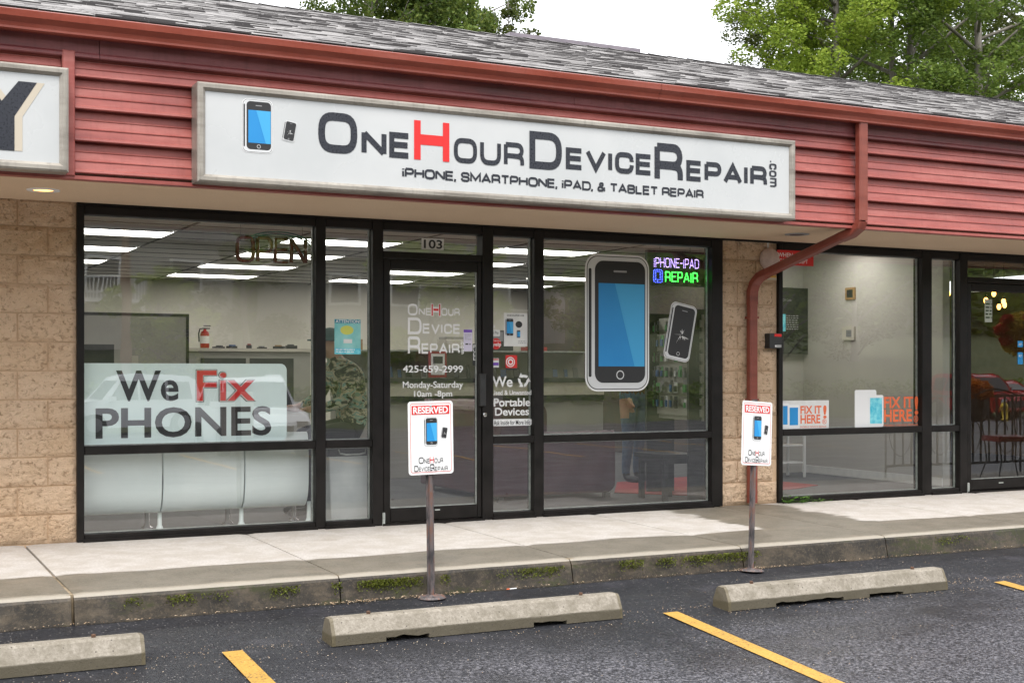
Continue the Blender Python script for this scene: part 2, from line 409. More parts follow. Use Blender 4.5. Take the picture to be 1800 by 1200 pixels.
# square-shouldered wide letters: name -> (width, [polylines, (closed)])
def GL():
    W = 1.0; r = .34; A = .5
    return {
    'O': (W, [([(0,0,r),(W,0,r),(W,1,r),(0,1,r)], 1)]),
    'N': (.92, [([(0,0),(0,1)],0),([(.02,.97),(.9,.03)],0),([(.92,0),(.92,1)],0)]),
    'E': (.78, [([(.78,1),(0,1),(0,0),(.78,0)],0),([(0,.52),(.74,.52)],0)]),
    'H': (.92, [([(0,0),(0,1)],0),([(.92,0),(.92,1)],0),([(0,.52),(.92,.52)],0)]),
    'U': (.9, [([(0,1),(0,0,r),(.9,0,r),(.9,1)],0)]),
    'R': (.88, [([(0,0),(0,1)],0),([(0,1),(.86,1,.26),(.86,.44,.26),(0,.44)],0),([(.5,.44),(.88,.40,.2),(.88,0)],0)]),
    'D': (.94, [([(0,0),(0,1),(.94,1,.36),(.94,0,.36)],2)]),
    'V': (.96, [([(0,1),(.48,0),(.96,1)],0)]),
    'I': (0, [([(0,0),(0,1)],0)]),
    'C': (.88, [([(.88,.70),(.88,1,.3),(0,1,.3),(0,0,.3),(.88,0,.3),(.88,.30)],0)]),
    'P': (.84, [([(0,0),(0,1)],0),([(0,1),(.84,1,.26),(.84,.42,.26),(0,.42)],0)]),
    'A': (.98, [([(0,0),(.49,1),(.98,0)],0),([(.2,.3),(.78,.3)],0)]),
    'S': (.84, [([(.82,.76),(.82,1,.26),(0,1,.26),(0,.53,.26),(.84,.5,.26),(.84,0,.26),(0,0,.26),(0,.25)],0)]),
    'M': (1.08, [([(0,0),(0,1),(.54,.22),(1.08,1),(1.08,0)],0)]),
    'T': (.86, [([(0,1),(.86,1)],0),([(.43,1),(.43,0)],0)]),
    'B': (.86, [([(0,0),(0,1)],0),([(0,1),(.82,1,.22),(.82,.53,.22),(0,.53)],0),([(0,.53),(.86,.53,.24),(.86,0,.24),(0,0)],0)]),
    'L': (.72, [([(0,1),(0,0),(.72,0)],0)]),
    'i': (0, [([(0,0),(0,.68)],0),([(0,.86),(0,1.0)],0)]),
    'c': (.6, [([(.6,.5),(.6,.7,.2),(0,.7,.2),(0,0,.2),(.6,0,.2),(.6,.2)],0)]),
    'o': (.66, [([(0,0,.24),(.66,0,.24),(.66,.7,.24),(0,.7,.24)],1)]),
    'm': (.98, [([(0,0),(0,.7),(.49,.7,.1),(.49,0)],0),([(.49,.7),(.98,.7,.16),(.98,0)],0)]),
    '.': (0, [([(0,-.02),(0,.14)],0)]),
    ',': (0, [([(.02,.12),(-.06,-.22)],0)]),
    '&': (.9, [([(.9,.0),(.2,.72,.12),(.25,1,.12),(.62,1,.12),(.62,.7,.12),(.0,.4,.2),(.0,0,.2),(.62,0,.2),(.85,.45)],0)]),
    '-': (.5, [([(0,.5),(.5,.5)],0)]),
    }
GLY = GL()
def stroke_geo(poly, t, closed, V, F):
    k = len(poly); h = t/2; base = len(V)
    for i, p in enumerate(poly):
        a = poly[i-1] if (i > 0 or closed) else None; b = poly[(i+1) % k] if (i < k-1 or closed) else None
        d0 = (p-a).normalized() if a is not None and (p-a).length > 1e-6 else None
        d1 = (b-p).normalized() if b is not None and (b-p).length > 1e-6 else None
        if d0 is None: d0 = d1
        if d1 is None: d1 = d0
        n0 = Vector((-d0.y, d0.x)); n1 = Vector((-d1.y, d1.x)); nn = (n0+n1)
        nn = nn.normalized() if nn.length > .3 else n0
        l = h/max(nn.dot(n0), .45)
        V.append((p.x+nn.x*l, p.y+nn.y*l)); V.append((p.x-nn.x*l, p.y-nn.y*l))
    for i in range(k if closed else k-1):
        j = (i+1) % k; F.append((base+2*i, base+2*i+1, base+2*j+1, base+2*j))
def wide_paths(s, gap=.30, space=.55):
    x = 0; out = []
    for ch in s:
        if ch == ' ': x += space; continue
        w_, st = GLY[ch]
        if ch in '.,': w_ = 0
        for pl, cl in st: out.append(([(q[0]+x, *q[1:]) for q in pl], cl))
        x += w_+gap+(.02 if w_ else .06)
    return out
def wide_geo(s, t=.165, gap=.34, space=.55):
    V = []; F = []; layer = 0
    for pl, cl in wide_paths(s, gap, space):
        # inset the centre line so that strokes stay inside the cap height
        pl = [(q[0], t/2+q[1]*(1-t), *(q[2:])) for q in pl]
        path = arcpath(pl, bool(cl)); n0 = len(V); stroke_geo(path, t, bool(cl), V, F); layer += 1
        V[n0:] = [(p[0], p[1], (layer % 3)*.0006+(i_//2)*.000015) for i_, p in enumerate(V[n0:])]
    return V, F
def put_text(name, geo, mat, parent, x0, x1, z0, z1, Y, rot=0, fitx=True):
    """lettering fitted to a rectangle of the wall plane y=Y"""
    v, f = geo
    dep = [q[2] if len(q) > 2 else 0 for q in v]; a = np.array([q[:2] for q in v])
    if rot: a = np.stack([a[:,1], -a[:,0]], 1)      # reads downwards
    mn, mxx = a.min(0), a.max(0); sx = (x1-x0)/(mxx[0]-mn[0]); sz = (z1-z0)/(mxx[1]-mn[1])
    if not fitx: sx = min(sx, sz)
    P = [(x0+(q[0]-mn[0])*sx, Y-dp_, z0+(q[1]-mn[1])*sz) for q, dp_ in zip(a, dep)]
    b = MB(); b.add(P, f); o = b.build(name, mat, parent); return o
def px_text(name, geo, mat, parent, Y, l, r, top, bot, pt=None, rot=0):
    """rectangle given by photograph measurements: left/right columns and top/bottom rows read at column pt"""
    pt = pt if pt is not None else (l+r)/2
    return put_text(name, geo, mat, parent, WX(l, Y), WX(r, Y), WY(pt, bot, Y)[1], WY(pt, top, Y)[1], Y, rot)
def sheet(name, mat, parent, Y, l, r, top, bot, pt=None, rad=0, th=.001, corners=(1,1,1,1)):
    pt = pt if pt is not None else (l+r)/2
    x0, x1 = WX(l, Y), WX(r, Y); z0, z1 = WY(pt, bot, Y)[1], WY(pt, top, Y)[1]
    pr = rrect(x0, x1, z0, z1, rad, corners=corners) if rad else [(x1,z0),(x1,z1),(x0,z1),(x0,z0)]
    b = MB(); b.prism(pr, Y, Y+th, 'y'); return b.build(name, mat, parent), (x0, x1, z0, z1)
def lines_of_print(name, mat, parent, Y, x0, x1, z0, z1, rows, seed=0):
    rr = random.Random(seed); b = MB(); h = (z1-z0)/rows
    for i in range(rows):
        z = z1-(i+.5)*h; x = x0
        while x < x1-.004:
            w_ = min(rr.uniform(.3, 1.1)*h*1.6, x1-x)
            b.add([(x,Y,z-h*.22),(x+w_,Y,z-h*.22),(x+w_,Y,z+h*.22),(x,Y,z+h*.22)], [(0,1,2,3)]); x += w_+h*.4
            if rr.random() < .07: break
    return b.build(name, mat, parent)

def phone_print(parent, x0, x1, z0, z1, Y, crack=False, tilt=0, s=1, glossy=True):
    """plain printed picture of a smartphone: silver rim, black face, blue screen"""
    dy = .0012*s; w_ = x1-x0; h = z1-z0; cx, cz = (x0+x1)/2, (z0+z1)/2
    def tr(pts): 
        c_, s_ = math.cos(tilt), math.sin(tilt)
        return [(cx+(x-cx)*c_-(z-cz)*s_, cz+(x-cx)*s_+(z-cz)*c_) for x, z in pts]
    r = w_*.17
    MB().poly(tr(rrect(x0-w_*.035, x1+w_*.035, z0-w_*.035, z1+w_*.035, r*1.15, 7)), Y).build('white_outline', M['white'], parent)
    MB().poly(tr(rrect(x0-w_*.012, x1+w_*.012, z0-w_*.012, z1+w_*.012, r*1.05, 7)), Y-dy).build('dark_outline', M['ink'], parent)
    MB().poly(tr(rrect(x0, x1, z0, z1, r, 7)), Y-2*dy).build('silver_rim', M['phonesilver'], parent)
    MB().poly(tr(rrect(x0+w_*.018, x0+w_*.065, z0+h*.09, z1-h*.09, w_*.02, 3)), Y-3*dy).build('rim_line', M['ink'], parent)
    MB().poly(tr(rrect(x0+w_*.12, x1-w_*.035, z0+h*.045, z1-h*.03, r*.8, 7)), Y-3*dy).build('phone_face', M['ink'], parent)
    sx0, sx1, sz0, sz1 = x0+w_*.18, x1-w_*.05, z0+h*.17, z1-h*.2
    if not crack:
        MB().poly(tr([(sx0,sz0),(sx1,sz0),(sx1,sz1),(sx0,sz1)]), Y-4*dy).build('phone_screen', M['phoneblue'], parent)
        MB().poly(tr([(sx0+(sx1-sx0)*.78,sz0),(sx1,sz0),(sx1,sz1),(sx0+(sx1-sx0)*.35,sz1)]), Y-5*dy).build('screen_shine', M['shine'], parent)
    else:
        rr = random.Random(4); b = MB(); ccx, ccz = (sx0+sx1)/2, cz-h*.05
        for k in range(16):
            a = rr.uniform(0, 6.28); l0 = rr.uniform(.03, .1)*w_; l1 = l0+rr.uniform(.1, .3)*w_; t_ = w_*.012
            p0 = (ccx+math.cos(a)*l0, ccz+math.sin(a)*l0); p1 = (ccx+math.cos(a+.25)*l1, ccz+math.sin(a+.25)*l1)
            b.poly(tr([(p0[0]-t_,p0[1]),(p0[0]+t_,p0[1]+t_),(p1[0],p1[1])]), Y-4*dy)
        b.build('crack_print', M['white'], parent)
    cb = (x0+x1)/2+w_*.04
    MB().poly(tr(rrect(cb-w_*.11, cb+w_*.11, z1-h*.115, z1-h*.10, w_*.008, 3)), Y-4*dy).build('speaker_slot', M['grey'], parent)
    rad = w_*.065; b = MB()
    for k in range(24):
        a0, a1 = 2*math.pi*k/24, 2*math.pi*(k+1)/24; cz_ = z0+h*.105
        b.poly(tr([(cb+rad*math.cos(a0), cz_+rad*math.sin(a0)), (cb+rad*math.cos(a1), cz_+rad*math.sin(a1)), (cb+rad*.78*math.cos(a1), cz_+rad*.78*math.sin(a1)), (cb+rad*.78*math.cos(a0), cz_+rad*.78*math.sin(a0))]), Y-4*dy)
    b.build('home_button', M['phonesilver'], parent)
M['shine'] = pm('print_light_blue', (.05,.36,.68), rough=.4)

# ---------------------------------------------------------------- setting: lot, sidewalk, ground
def leafmat(name, c1, c2, c3, trans=.35):
    m, t, p = newmat(name)
    rnd = N(t, 'NewGeometry').outputs['Random Per Island']; v = pos(t)
    b = noise(t, v, .9, 3)
    k = math_(t, 'ADD', math_(t, 'MULTIPLY', rnd, .6), math_(t, 'MULTIPLY', b, .4))
    L(t, ramp(t, k, [(.15, c1), (.5, c2), (.85, c3)]), p.inputs['Base Color']); p.inputs['Roughness'].default_value = .6
    p.inputs['Specular IOR Level'].default_value = .25
    out = t.nodes['Material Output']; tl = N(t, 'BsdfTranslucent'); L(t, ramp(t, k, [(.15, c2), (.85, c3)]), tl.inputs[0])
    ms = N(t, 'MixShader'); ms.inputs[0].default_value = trans
    L(t, p.outputs[0], ms.inputs[1]); L(t, tl.outputs[0], ms.inputs[2]); L(t, ms.outputs[0], out.inputs[0]); return m
M['leaf_maple'] = leafmat('bright_maple_leaves', (.12,.19,.02), (.22,.31,.035), (.36,.44,.07))
M['leaf_mid'] = leafmat('mid_green_leaves', (.06,.11,.02), (.13,.20,.035), (.22,.29,.06))
M['leaf_dark'] = leafmat('dark_olive_leaves', (.035,.055,.012), (.075,.10,.02), (.13,.15,.035))
M['leaf_cedar'] = leafmat('cedar_sprays', (.05,.09,.02), (.11,.17,.035), (.22,.26,.055))
M['bark'] = pm('grey_bark', (.16,.14,.12), (.28,.26,.23), 5, .9, .6, 25, stretch=(1,1,.25))
M['ground_green'] = pm('rough_grass_ground', (.045,.07,.02), (.10,.11,.045), 1.2, .95, .6, 12)

YE = -34.0   # far edge of the lot
pl = MB(); xs = [-60+i*4 for i in range(41)]
ys = [KERB+.15, KERB-1.5, KERB-4, -9.0, -20, YE]
for i in range(len(xs)-1):
    for j in range(len(ys)-1):
        q = [(xs[i],ys[j]),(xs[i],ys[j+1]),(xs[i+1],ys[j+1]),(xs[i+1],ys[j])]
        pl.add([(a, b, lotz(b)) for a, b in q], [(0,1,2,3)])
struct(pl.build('parking_lot', M['asphalt']))
gr = MB(); ZB = lotz(-9)
prof = [(-400, ZB+40), (-120, ZB+26), (-62, ZB+5), (-44, ZB+2.6), (YE-3, ZB+.9), (YE+.2, ZB-.02), (YE+3, ZB-.3), (-9, ZB-.35), (KERB-.3, -.45), (3, -.4), (14, -.2), (40, .3), (400, 2)]
gr.strip(prof, -400, 400, n=20); struct(gr.build('ground', M['ground_green'], smooth=True))
# sidewalk: slabs between joints, each with its kerb face
sw = thing('sidewalk', None, None); sw['kind'] = 'structure'
JX = [-7.2, -5.3, -3.5, -1.95, -.35, 1.22, 2.85, 4.25, 5.6, 7.15, 8.7, 10.3, 11.9, 13.5, 15.1]
def swz(y): return -.03*(-y/2.13)
for i in range(len(JX)-1):
    big = i in (3, 7) ; g = .004
    x0, x1 = JX[i]+(.009 if JX[i] in (-.35,) else g), JX[i+1]-(.009 if JX[i+1] == -.35 else g)
    n = 26; b = MB(); k = None
    for j in range(n+1):
        x = x0+(x1-x0)*j/n
        wv = .012*mnoise.noise(Vector((x*1.7, 0, 3)))+.006*mnoise.noise(Vector((x*9, 0, 5)))
        ch = .012+.014*abs(mnoise.noise(Vector((x*3.3, 1, 7))))
        pr = [(.35, -.16), (.35, 0), (-.7, swz(-.7)), (-1.6, swz(-1.6)), (KERB+.035+ch, -.0295), (KERB+.012+ch*.4, -.034-ch*.2), (KERB+wv*.4, -.052-ch), (KERB-.012+wv, -.12), (KERB-.03+wv*1.6, -.20), (KERB-.03, -.30)]
        e = 1 if j in (0, n) else 0
        b.v += [(x, a, z-(.006 if e and z > -.06 else 0)) for a, z in pr]; k = len(pr)
    for j in range(n):
        for q in range(k-1): b.f.append((j*k+q, j*k+q+1, (j+1)*k+q+1, (j+1)*k+q)); b.m.append(0)
    b.f.append(tuple(range(k))); b.m.append(0); b.f.append(tuple(n*k+q for q in range(k-1,-1,-1))); b.m.append(0)
    b.build('slab', M['sidewalk'], sw, smooth=False)
MB().box(JX[0], JX[-1], KERB+.03, .3, -.3, -.038).build('joint_filler', pm('dark_joint_dirt', (.14,.10,.06), (.34,.27,.18), 14, .95), sw)
# yellow stall lines
def stall(x, ys_, ye, label):
    b = MB(); n = 24; w_ = .055
    for j in range(n):
        a = ys_+(ye-ys_)*j/n; c = ys_+(ye-ys_)*(j+1)/n
        b.add([(x-w_,a,lotz(a)+.005),(x-w_,c,lotz(c)+.005),(x+w_,c,lotz(c)+.005),(x+w_,a,lotz(a)+.005)], [(0,1,2,3)])
    o = b.build('parking_line', M['yellow']); struct(o, label)
for px, py in ((408, 1145), (1178, 1076.5), (1757, 1022.5)):
    x, y = WL(px, py); stall(x, y, -8.6, None)
    LX = x
for k in range(1, 4): stall(LX+2.68*k, -3.15, -8.6, None)
x0l = WL(408, 1145)[0]
for k in range(1, 3): stall(x0l-2.68*k, -3.0, -8.6, None)
for k in range(-4, 9):   # the opposite row, seen only mirrored in the glass
    stall(x0l+2.68*k, -16.5, -21.5, None)

# wheel stops
def wheel_stop(label, px0, py0, slots, loc=None, L_=1.83):
    x, y = loc if loc else WL(px0, py0)
    z = lotz(y)
    t = thing('wheel_stop', label, 'wheel stop', (x+L_/2, y+.085, z), group='concrete wheel stops in the parking bays')
    H = .143; rr = random.Random(int(px0)); b = MB()
    cuts = sorted(set([-L_/2, -L_/2+.02, L_/2-.02, L_/2]+[L_*(a-.5) for s in slots for a in s]+[L_*(i/40-.5) for i in range(41)]))
    def inslot(m): return any(L_*(a-.5) <= m <= L_*(c-.5) for a, c in slots)
    def prof_(xx, sl):
        e = 1 if abs(abs(xx)-L_/2) < .001 else 0
        k = .006*mnoise.noise(Vector((xx*8, px0, 1))); bz = (.022+.012*mnoise.noise(Vector((xx*11, 2, px0)))) if sl else 0.0
        top = H-.004*e
        return [(-.085, bz), (-.083+k*.4+.004*e, .058+k), (-.045+k*.3, top-.012), (-.03, top), (.03, top), (.045, top-.012), (.083-.004*e, .058), (.085, bz)]
    for i in range(len(cuts)-1):
        m = (cuts[i]+cuts[i+1])/2; sl = inslot(m)
        a = prof_(cuts[i], sl); c = prof_(cuts[i+1], sl); k = len(a); n0 = len(b.v)
        b.v += [(cuts[i], p, q) for p, q in a]+[(cuts[i+1], p, q) for p, q in c]
        b.f += [(n0+q, n0+(q+1)%k, n0+k+(q+1)%k, n0+k+q) for q in range(k)]; b.m += [0]*k
        if i == 0 or inslot((cuts[i-1]+cuts[i])/2) != sl: b.f.append(tuple(n0+q for q in range(k-1,-1,-1))); b.m.append(0)
        if i == len(cuts)-2: b.f.append(tuple(n0+k+q for q in range(k))); b.m.append(0)
    b.build('concrete_block', M['stop'], t)
    for s in (-1, 1):
        MB().lathe([(.011,0),(.012,.018),(.006,.021)], (s*(L_/2-.24), .003, H-.004), 8).build('steel_pin', pm('rusty_steel', (.05,.03,.02), (.14,.07,.04), 60, .8), t)
    return t
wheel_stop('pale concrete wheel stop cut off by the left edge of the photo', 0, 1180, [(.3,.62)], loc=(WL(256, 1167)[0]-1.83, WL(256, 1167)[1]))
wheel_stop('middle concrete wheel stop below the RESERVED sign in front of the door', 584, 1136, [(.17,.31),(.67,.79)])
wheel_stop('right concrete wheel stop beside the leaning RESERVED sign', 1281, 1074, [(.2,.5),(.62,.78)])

# ---------------------------------------------------------------- the building
B = thing('shop_building', 'low strip mall building with tan block walls, red metal fascia and grey shingle roof', 'building')
FY = -1.24; ZS = 2.42
XL, XR = -6.5, 14.0
# block walls: each block a piece with a split face
def split_block(wd, ht, seed, sp=.018):
    nx, nz = max(3, int(wd/.03)), 7; b = MB(); rr = random.Random(seed)
    for j in range(nz+1):
        for i in range(nx+1):
            u, v_ = i/nx, j/nz; x, z = (u-.5)*wd, (v_-.5)*ht
            ed = min(u*wd, (1-u)*wd, v_*ht, (1-v_)*ht)
            h = .001 if i in (0, nx) or j in (0, nz) else .004+sp*(.5+mnoise.noise(Vector((x*9+seed*3.1, z*11, seed))))*min(1, ed/.02)+.004*rr.random()
            b.v.append((x, -h, z))
    for j in range(nz):
        for i in range(nx):
            a = j*(nx+1)+i; b.f.append((a, a+1, a+nx+2, a+nx+1)); b.m.append(0)
    # returns to the mortar
    n0 = len(b.v); b.v += [(-wd/2,.02,-ht/2),(wd/2,.02,-ht/2),(wd/2,.02,ht/2),(-wd/2,.02,ht/2)]
    c = [0, nx, (nz+1)*(nx+1)-1, nz*(nx+1)]
    for q in range(4): b.f.append((c[(q+1)%4], c[q], n0+q, n0+(q+1)%4)); b.m.append(0)
    return b.mesh('block', M['block'], smooth=False)
CO = .2032; BLK = {}
def block(wd, x, z, parent, seed):
    key = (round(wd, 3), seed % 7)
    if key not in BLK: BLK[key] = split_block(wd, CO-.010, seed % 7+round(wd*100))
    o = bpy.data.objects.new('block', BLK[key]); col.objects.link(o); o.parent = parent; o.location = (x, 0, z)
def block_wall(x0, x1, y0, name, first=0.0, ztop=ZS):
    wl = MB().box(x0, x1, .007, .2, -.2, ztop).build(name, M['mortar'], B); k = 0
    course = 0; z = 0
    while z < ztop-.01:
        h = min(CO, ztop-z)
        off = -.2032 if course % 2 else 0; x = x1+first+off
        e = x
        while e > x0:
            a = max(e-.4064, x0); bb = min(e, x1)
            if bb-a > .03:
                k += 1; wd = bb-a-.010
                if h > CO-.02: block(wd, (a+bb)/2, z+CO/2, wl, k*5+course*3)
                else:
                    o = bpy.data.objects.new('block', split_block(wd, h-.008, k)); col.objects.link(o); o.parent = wl; o.location = ((a+bb)/2, 0, z+h/2)
            e -= .4064
        z += CO; course += 1
    return wl
PX0, PX1 = WX(1267), WX(1365.5)
block_wall(XL, -.0, 0, 'wall', .21)
block_wall(PX0, PX1, 0, 'wall', .16)
# side and rear shell, so that the place is closed
sh = MB(); sh.box(XL, XL+.2, .2, 10.7, -.2, 2.42); sh.box(XR-.2, XR, 0, 10.7, -.2, 2.42); sh.box(XL+.2, XR-.2, 10.5, 10.7, -.2, 2.42)
sh.build('rear_wall', M['mortar'], B)
# soffit, fascia backing
so_ = MB().box(XL-.3, XR+.3, FY+.0, .21, ZS, ZS+.03).build('soffit', M['soffit'], B)
fb = MB().box(XL-.3, XR+.3, FY+.005, FY+.06, ZS+.035, 3.30).build('fascia', M['siding'], B)
ROW = [2.447, 2.646, 2.845, 3.044, 3.19]
def siding_prof(z0, z1):
    y = FY; h = z1-z0
    pts = [(y+.004, z1)]
    pts += [(y-.004, z1-.01), (y-.010, z0+h*.74), (y-.017, z0+h*.72), (y-.017, z0+h*.69), (y-.013, z0+h*.67),
            (y-.024, z0+h*.44), (y-.032, z0+h*.42), (y-.032, z0+h*.39), (y-.027, z0+h*.37), (y-.036, z0+h*.13), (y-.050, z0+h*.10), (y-.054, z0+.006), (y-.050, z0), (y-.02, z0+.002), (y+.004, z0+.004)]
    return pts
TX0, TX1 = WX(107, FY), WX(129, FY); SPX = WX(1508, FY-.06)
segs = [(XL-.3, -3.2), (-3.195, TX0-.003), (TX1+.003, SPX-.0), (SPX+.004, 9.6), (9.604, XR+.3)]
for zi in range(4):
    for a, c in segs:
        MB().strip(siding_prof(ROW[zi], ROW[zi+1]), a, c, closed=True, n=1).build('siding_panel', M['siding'], fb)
# bottom trim, corner trim, upper trim
MB().prism([(FY-.056,ZS-.012),(FY+.03,ZS-.012),(FY+.03,ZS-.002),(FY+.004,ZS-.002),(FY+.004,2.444),(FY-.012,2.444),(FY-.012,2.436),(FY-.056,2.430)], XL-.3, XR+.3).build('drip_trim', M['siding'], B)
MB().bbox(TX0, TX1, FY-.068, FY+.0, 2.425, 3.20, .006).build('corner_trim', M['siding'], B)
for a, c in ((XL-.3, WX(175, FY-.05)-.002), (WX(175, FY-.05)+.002, WX(1010, FY-.05)-.001), (WX(1010, FY-.05)+.001, 10.1), (10.103, XR+.3)):
    MB().prism([(FY+.004,3.30),(FY+.004,3.175),(FY-.055,3.162),(FY-.062,3.168),(FY-.062,3.185),(FY-.045,3.20),(FY-.05,3.30)], a, c).build('eave_board', M['trimred'], B)
# gutter: K-style with lip
gp = [(FY-.05,3.392),(FY-.05,3.282),(FY-.135,3.272),(FY-.150,3.279),(FY-.150,3.292),(FY-.157,3.315),(FY-.185,3.345),(FY-.190,3.385),(FY-.178,3.392),(FY-.178,3.386),(FY-.183,3.380),(FY-.178,3.348),(FY-.150,3.318),(FY-.143,3.292),(FY-.135,3.280),(FY-.056,3.290),(FY-.056,3.392)]
for a, c in ((XL-.4, 4.03), (4.034, 9.3), (9.304, XR+.4)):
    MB().strip(gp[::-1], a, c, closed=True).build('gutter', M['gutter'], B)

# roof
ES = Vector((0, FY-.12, 3.415)); RS = Vector((0, 4.0, 5.13)); SL = (RS-ES); SLn = SL.normalized(); RN = Vector((0, -SLn.z, SLn.y))
rf = MB(); p = [ES, RS, RS+Vector((0,.1,-.05)), Vector((0,10.8,4.2)), Vector((0,10.8,4.1)), RS+Vector((0,0,-.15)), ES+Vector((0,.03,-.045)), ES+Vector((0,0,-.03))]
rf.prism([(q.y, q.z) for q in p], XL-.4, XR+.4)
roof = rf.build('roof', M['shingle'], B)
EXP = .135; NR = int(SL.length/EXP); var = []
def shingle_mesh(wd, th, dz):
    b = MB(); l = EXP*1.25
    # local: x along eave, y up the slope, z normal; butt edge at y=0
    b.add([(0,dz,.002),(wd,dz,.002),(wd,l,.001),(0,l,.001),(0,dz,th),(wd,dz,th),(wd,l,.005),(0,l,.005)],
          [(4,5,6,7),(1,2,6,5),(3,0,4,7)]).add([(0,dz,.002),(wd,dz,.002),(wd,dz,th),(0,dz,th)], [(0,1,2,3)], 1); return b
rr = random.Random(3)
WID = [.14, .17, .2, .25]
SM = {}; M['cut'] = pm('shaded_asphalt_cut_edge', (.085,.08,.082), rough=.95); SMAT = [M['shingle'], M['cut']]  # dark asphalt cut edge; shade on the butts is painted into this tone
MR = Matrix(((1,0,0),(0,SLn.y,RN.y),(0,SLn.z,RN.z)))
stuff = MB(); cnt = 0
vis0, vis1 = -3.0, 14.3
for rI in range(NR+1):
    x = vis0-rr.random()*.3
    base = ES+SLn*(rI*EXP-.012)
    while x < vis1:
        wI = rr.randrange(4); wd = WID[wI] if rI else .33; th = rr.choice((.005, .008, .014)); dz = 0 if rI == 0 else rr.choice((0, 0, .012, .02))
        if rI < 5 and -1.6 < x < 9.6 and cnt < 296:
            key = (wI if rI else 9, th, dz)
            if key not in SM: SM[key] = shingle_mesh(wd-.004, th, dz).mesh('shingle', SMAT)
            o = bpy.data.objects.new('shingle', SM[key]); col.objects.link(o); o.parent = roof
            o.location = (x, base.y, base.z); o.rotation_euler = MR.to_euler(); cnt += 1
        else:
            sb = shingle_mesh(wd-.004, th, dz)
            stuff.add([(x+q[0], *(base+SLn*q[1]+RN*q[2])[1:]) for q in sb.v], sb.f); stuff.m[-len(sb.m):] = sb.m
        x += wd
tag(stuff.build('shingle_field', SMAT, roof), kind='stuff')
# ridge caps
b = MB(); x = XL
while x < XR:
    x2 = x+.29; k = .012
    b.add([(x,RS.y-.15,RS.z-.15*SL.z/SL.y+.02),(x2,RS.y-.15,RS.z-.15*SL.z/SL.y+.012),(x2,RS.y+.02,RS.z+.018),(x,RS.y+.02,RS.z+.028),(x,RS.y+.15,RS.z-.03),(x2,RS.y+.15,RS.z-.04)], [(0,1,2,3),(3,2,5,4)]); x += .145*2
tag(b.build('ridge_cap', M['shingle'], roof), kind='stuff')
# purple-grey sheet-metal upstand behind the ridge
M['flash'] = pm('mauve_grey_sheet_metal', (.17,.15,.175), (.23,.20,.23), 3, .4)
ux0 = WX(838, 4.5); ux1 = WX(1120, 4.5); ut = WY(870, 55, 4.5)[1]; ub = 4.7; ut1 = WY(1120, 86, 4.5)[1]
up = MB(); dzz = .0
up.add([(ux0,4.5,ub),(ux1,4.5,ub),(ux1,4.5,ut-.05),(ux0+.45,4.5,ut-.05),(ux0,4.5,ut-.22),
        (ux0,7.2,ub),(ux1,7.2,ub),(ux1,7.2,ut-.05),(ux0+.45,7.2,ut-.05),(ux0,7.2,ut-.22)],
       [(0,1,2,3,4),(9,8,7,6,5),(1,6,7,2),(2,7,8,3),(3,8,9,4),(0,4,9,5)])
uo = up.build('roof_upstand', M['flash'], B)
cp = MB(); cp.box(ux0+.42, ux1+.02, 4.45, 7.25, ut-.045, ut-.0); cp.build('coping', M['flash'], uo)
sm = MB()
for xx in (WX(993,4.5), ux0+.45): sm.box(xx-.012, xx+.012, 4.485, 4.5, ub, ut-.05)
sm.build('standing_seam', M['flash'], uo)

# downspout
ds = MB()
XW = WX(1322, -.06); yS = FY-.075
pth = [(SPX, yS-.03, 3.30), (SPX, yS-.03, 2.60), (SPX, yS-.028, 2.47), (SPX-.004, yS-.01, 2.42), (SPX-.02, yS+.06, 2.375), (SPX-.05, yS+.16, 2.345)]
zb = WY(1330, 492, -.12)[1]
pth2 = [(SPX-.05, yS+.15, 2.350), (XW+.06, -.20, zb+.06), (XW+.03, -.13, zb+.025), (XW+.012, -.085, zb-.03), (XW, -.065, zb-.10), (XW, -.062, zb-.22)]
def rect_tube(pts, hx, hy):
    b = MB(); pts = [Vector(p) for p in pts]; k = len(pts); c = .012
    for i, p in enumerate(pts):
        t_ = (pts[min(i+1,k-1)]-pts[max(i-1,0)]).normalized(); X = Vector((1,0,0)); X = (X-t_*X.dot(t_)).normalized(); Yv = t_.cross(X).normalized()
        for a, d in ((-hx+c,-hy),(-hx*.3,-hy),(-hx*.25,-hy+.006),(hx*.25,-hy+.006),(hx*.3,-hy),(hx-c,-hy),(hx,-hy+c),(hx,hy-c),(hx-c,hy),(-hx+c,hy),(-hx,hy-c),(-hx,-hy+c)):
            b.v.append(p+X*a+Yv*d)
    n = 12
    b.f = [(i*n+j, i*n+(j+1)%n, (i+1)*n+(j+1)%n, (i+1)*n+j) for i in range(k-1) for j in range(n)]+[tuple(range(n-1,-1,-1)), tuple((k-1)*n+j for j in range(n))]
    b.m = [0]*len(b.f); return b
dsp = rect_tube(pth[:3], .046, .036).build('downspout', M['spout'], B)
rect_tube(pth[2:], .0475, .0375).build('elbow', M['spout'], dsp)
rect_tube([pth2[0], pth2[1]], .045, .035).build('offset_pipe', M['spout'], dsp)
rect_tube(pth2[1:], .0475, .0375).build('elbow', M['spout'], dsp)
rect_tube([(XW, -.062, zb-.20), (XW, -.062, .02)], .044, .034).build('lower_pipe', M['spout'], dsp)
for zz in (zb-.35, .95): MB().box(XW-.05, XW+.05, -.099, -.02, zz, zz+.02).build('strap', M['spout'], dsp)
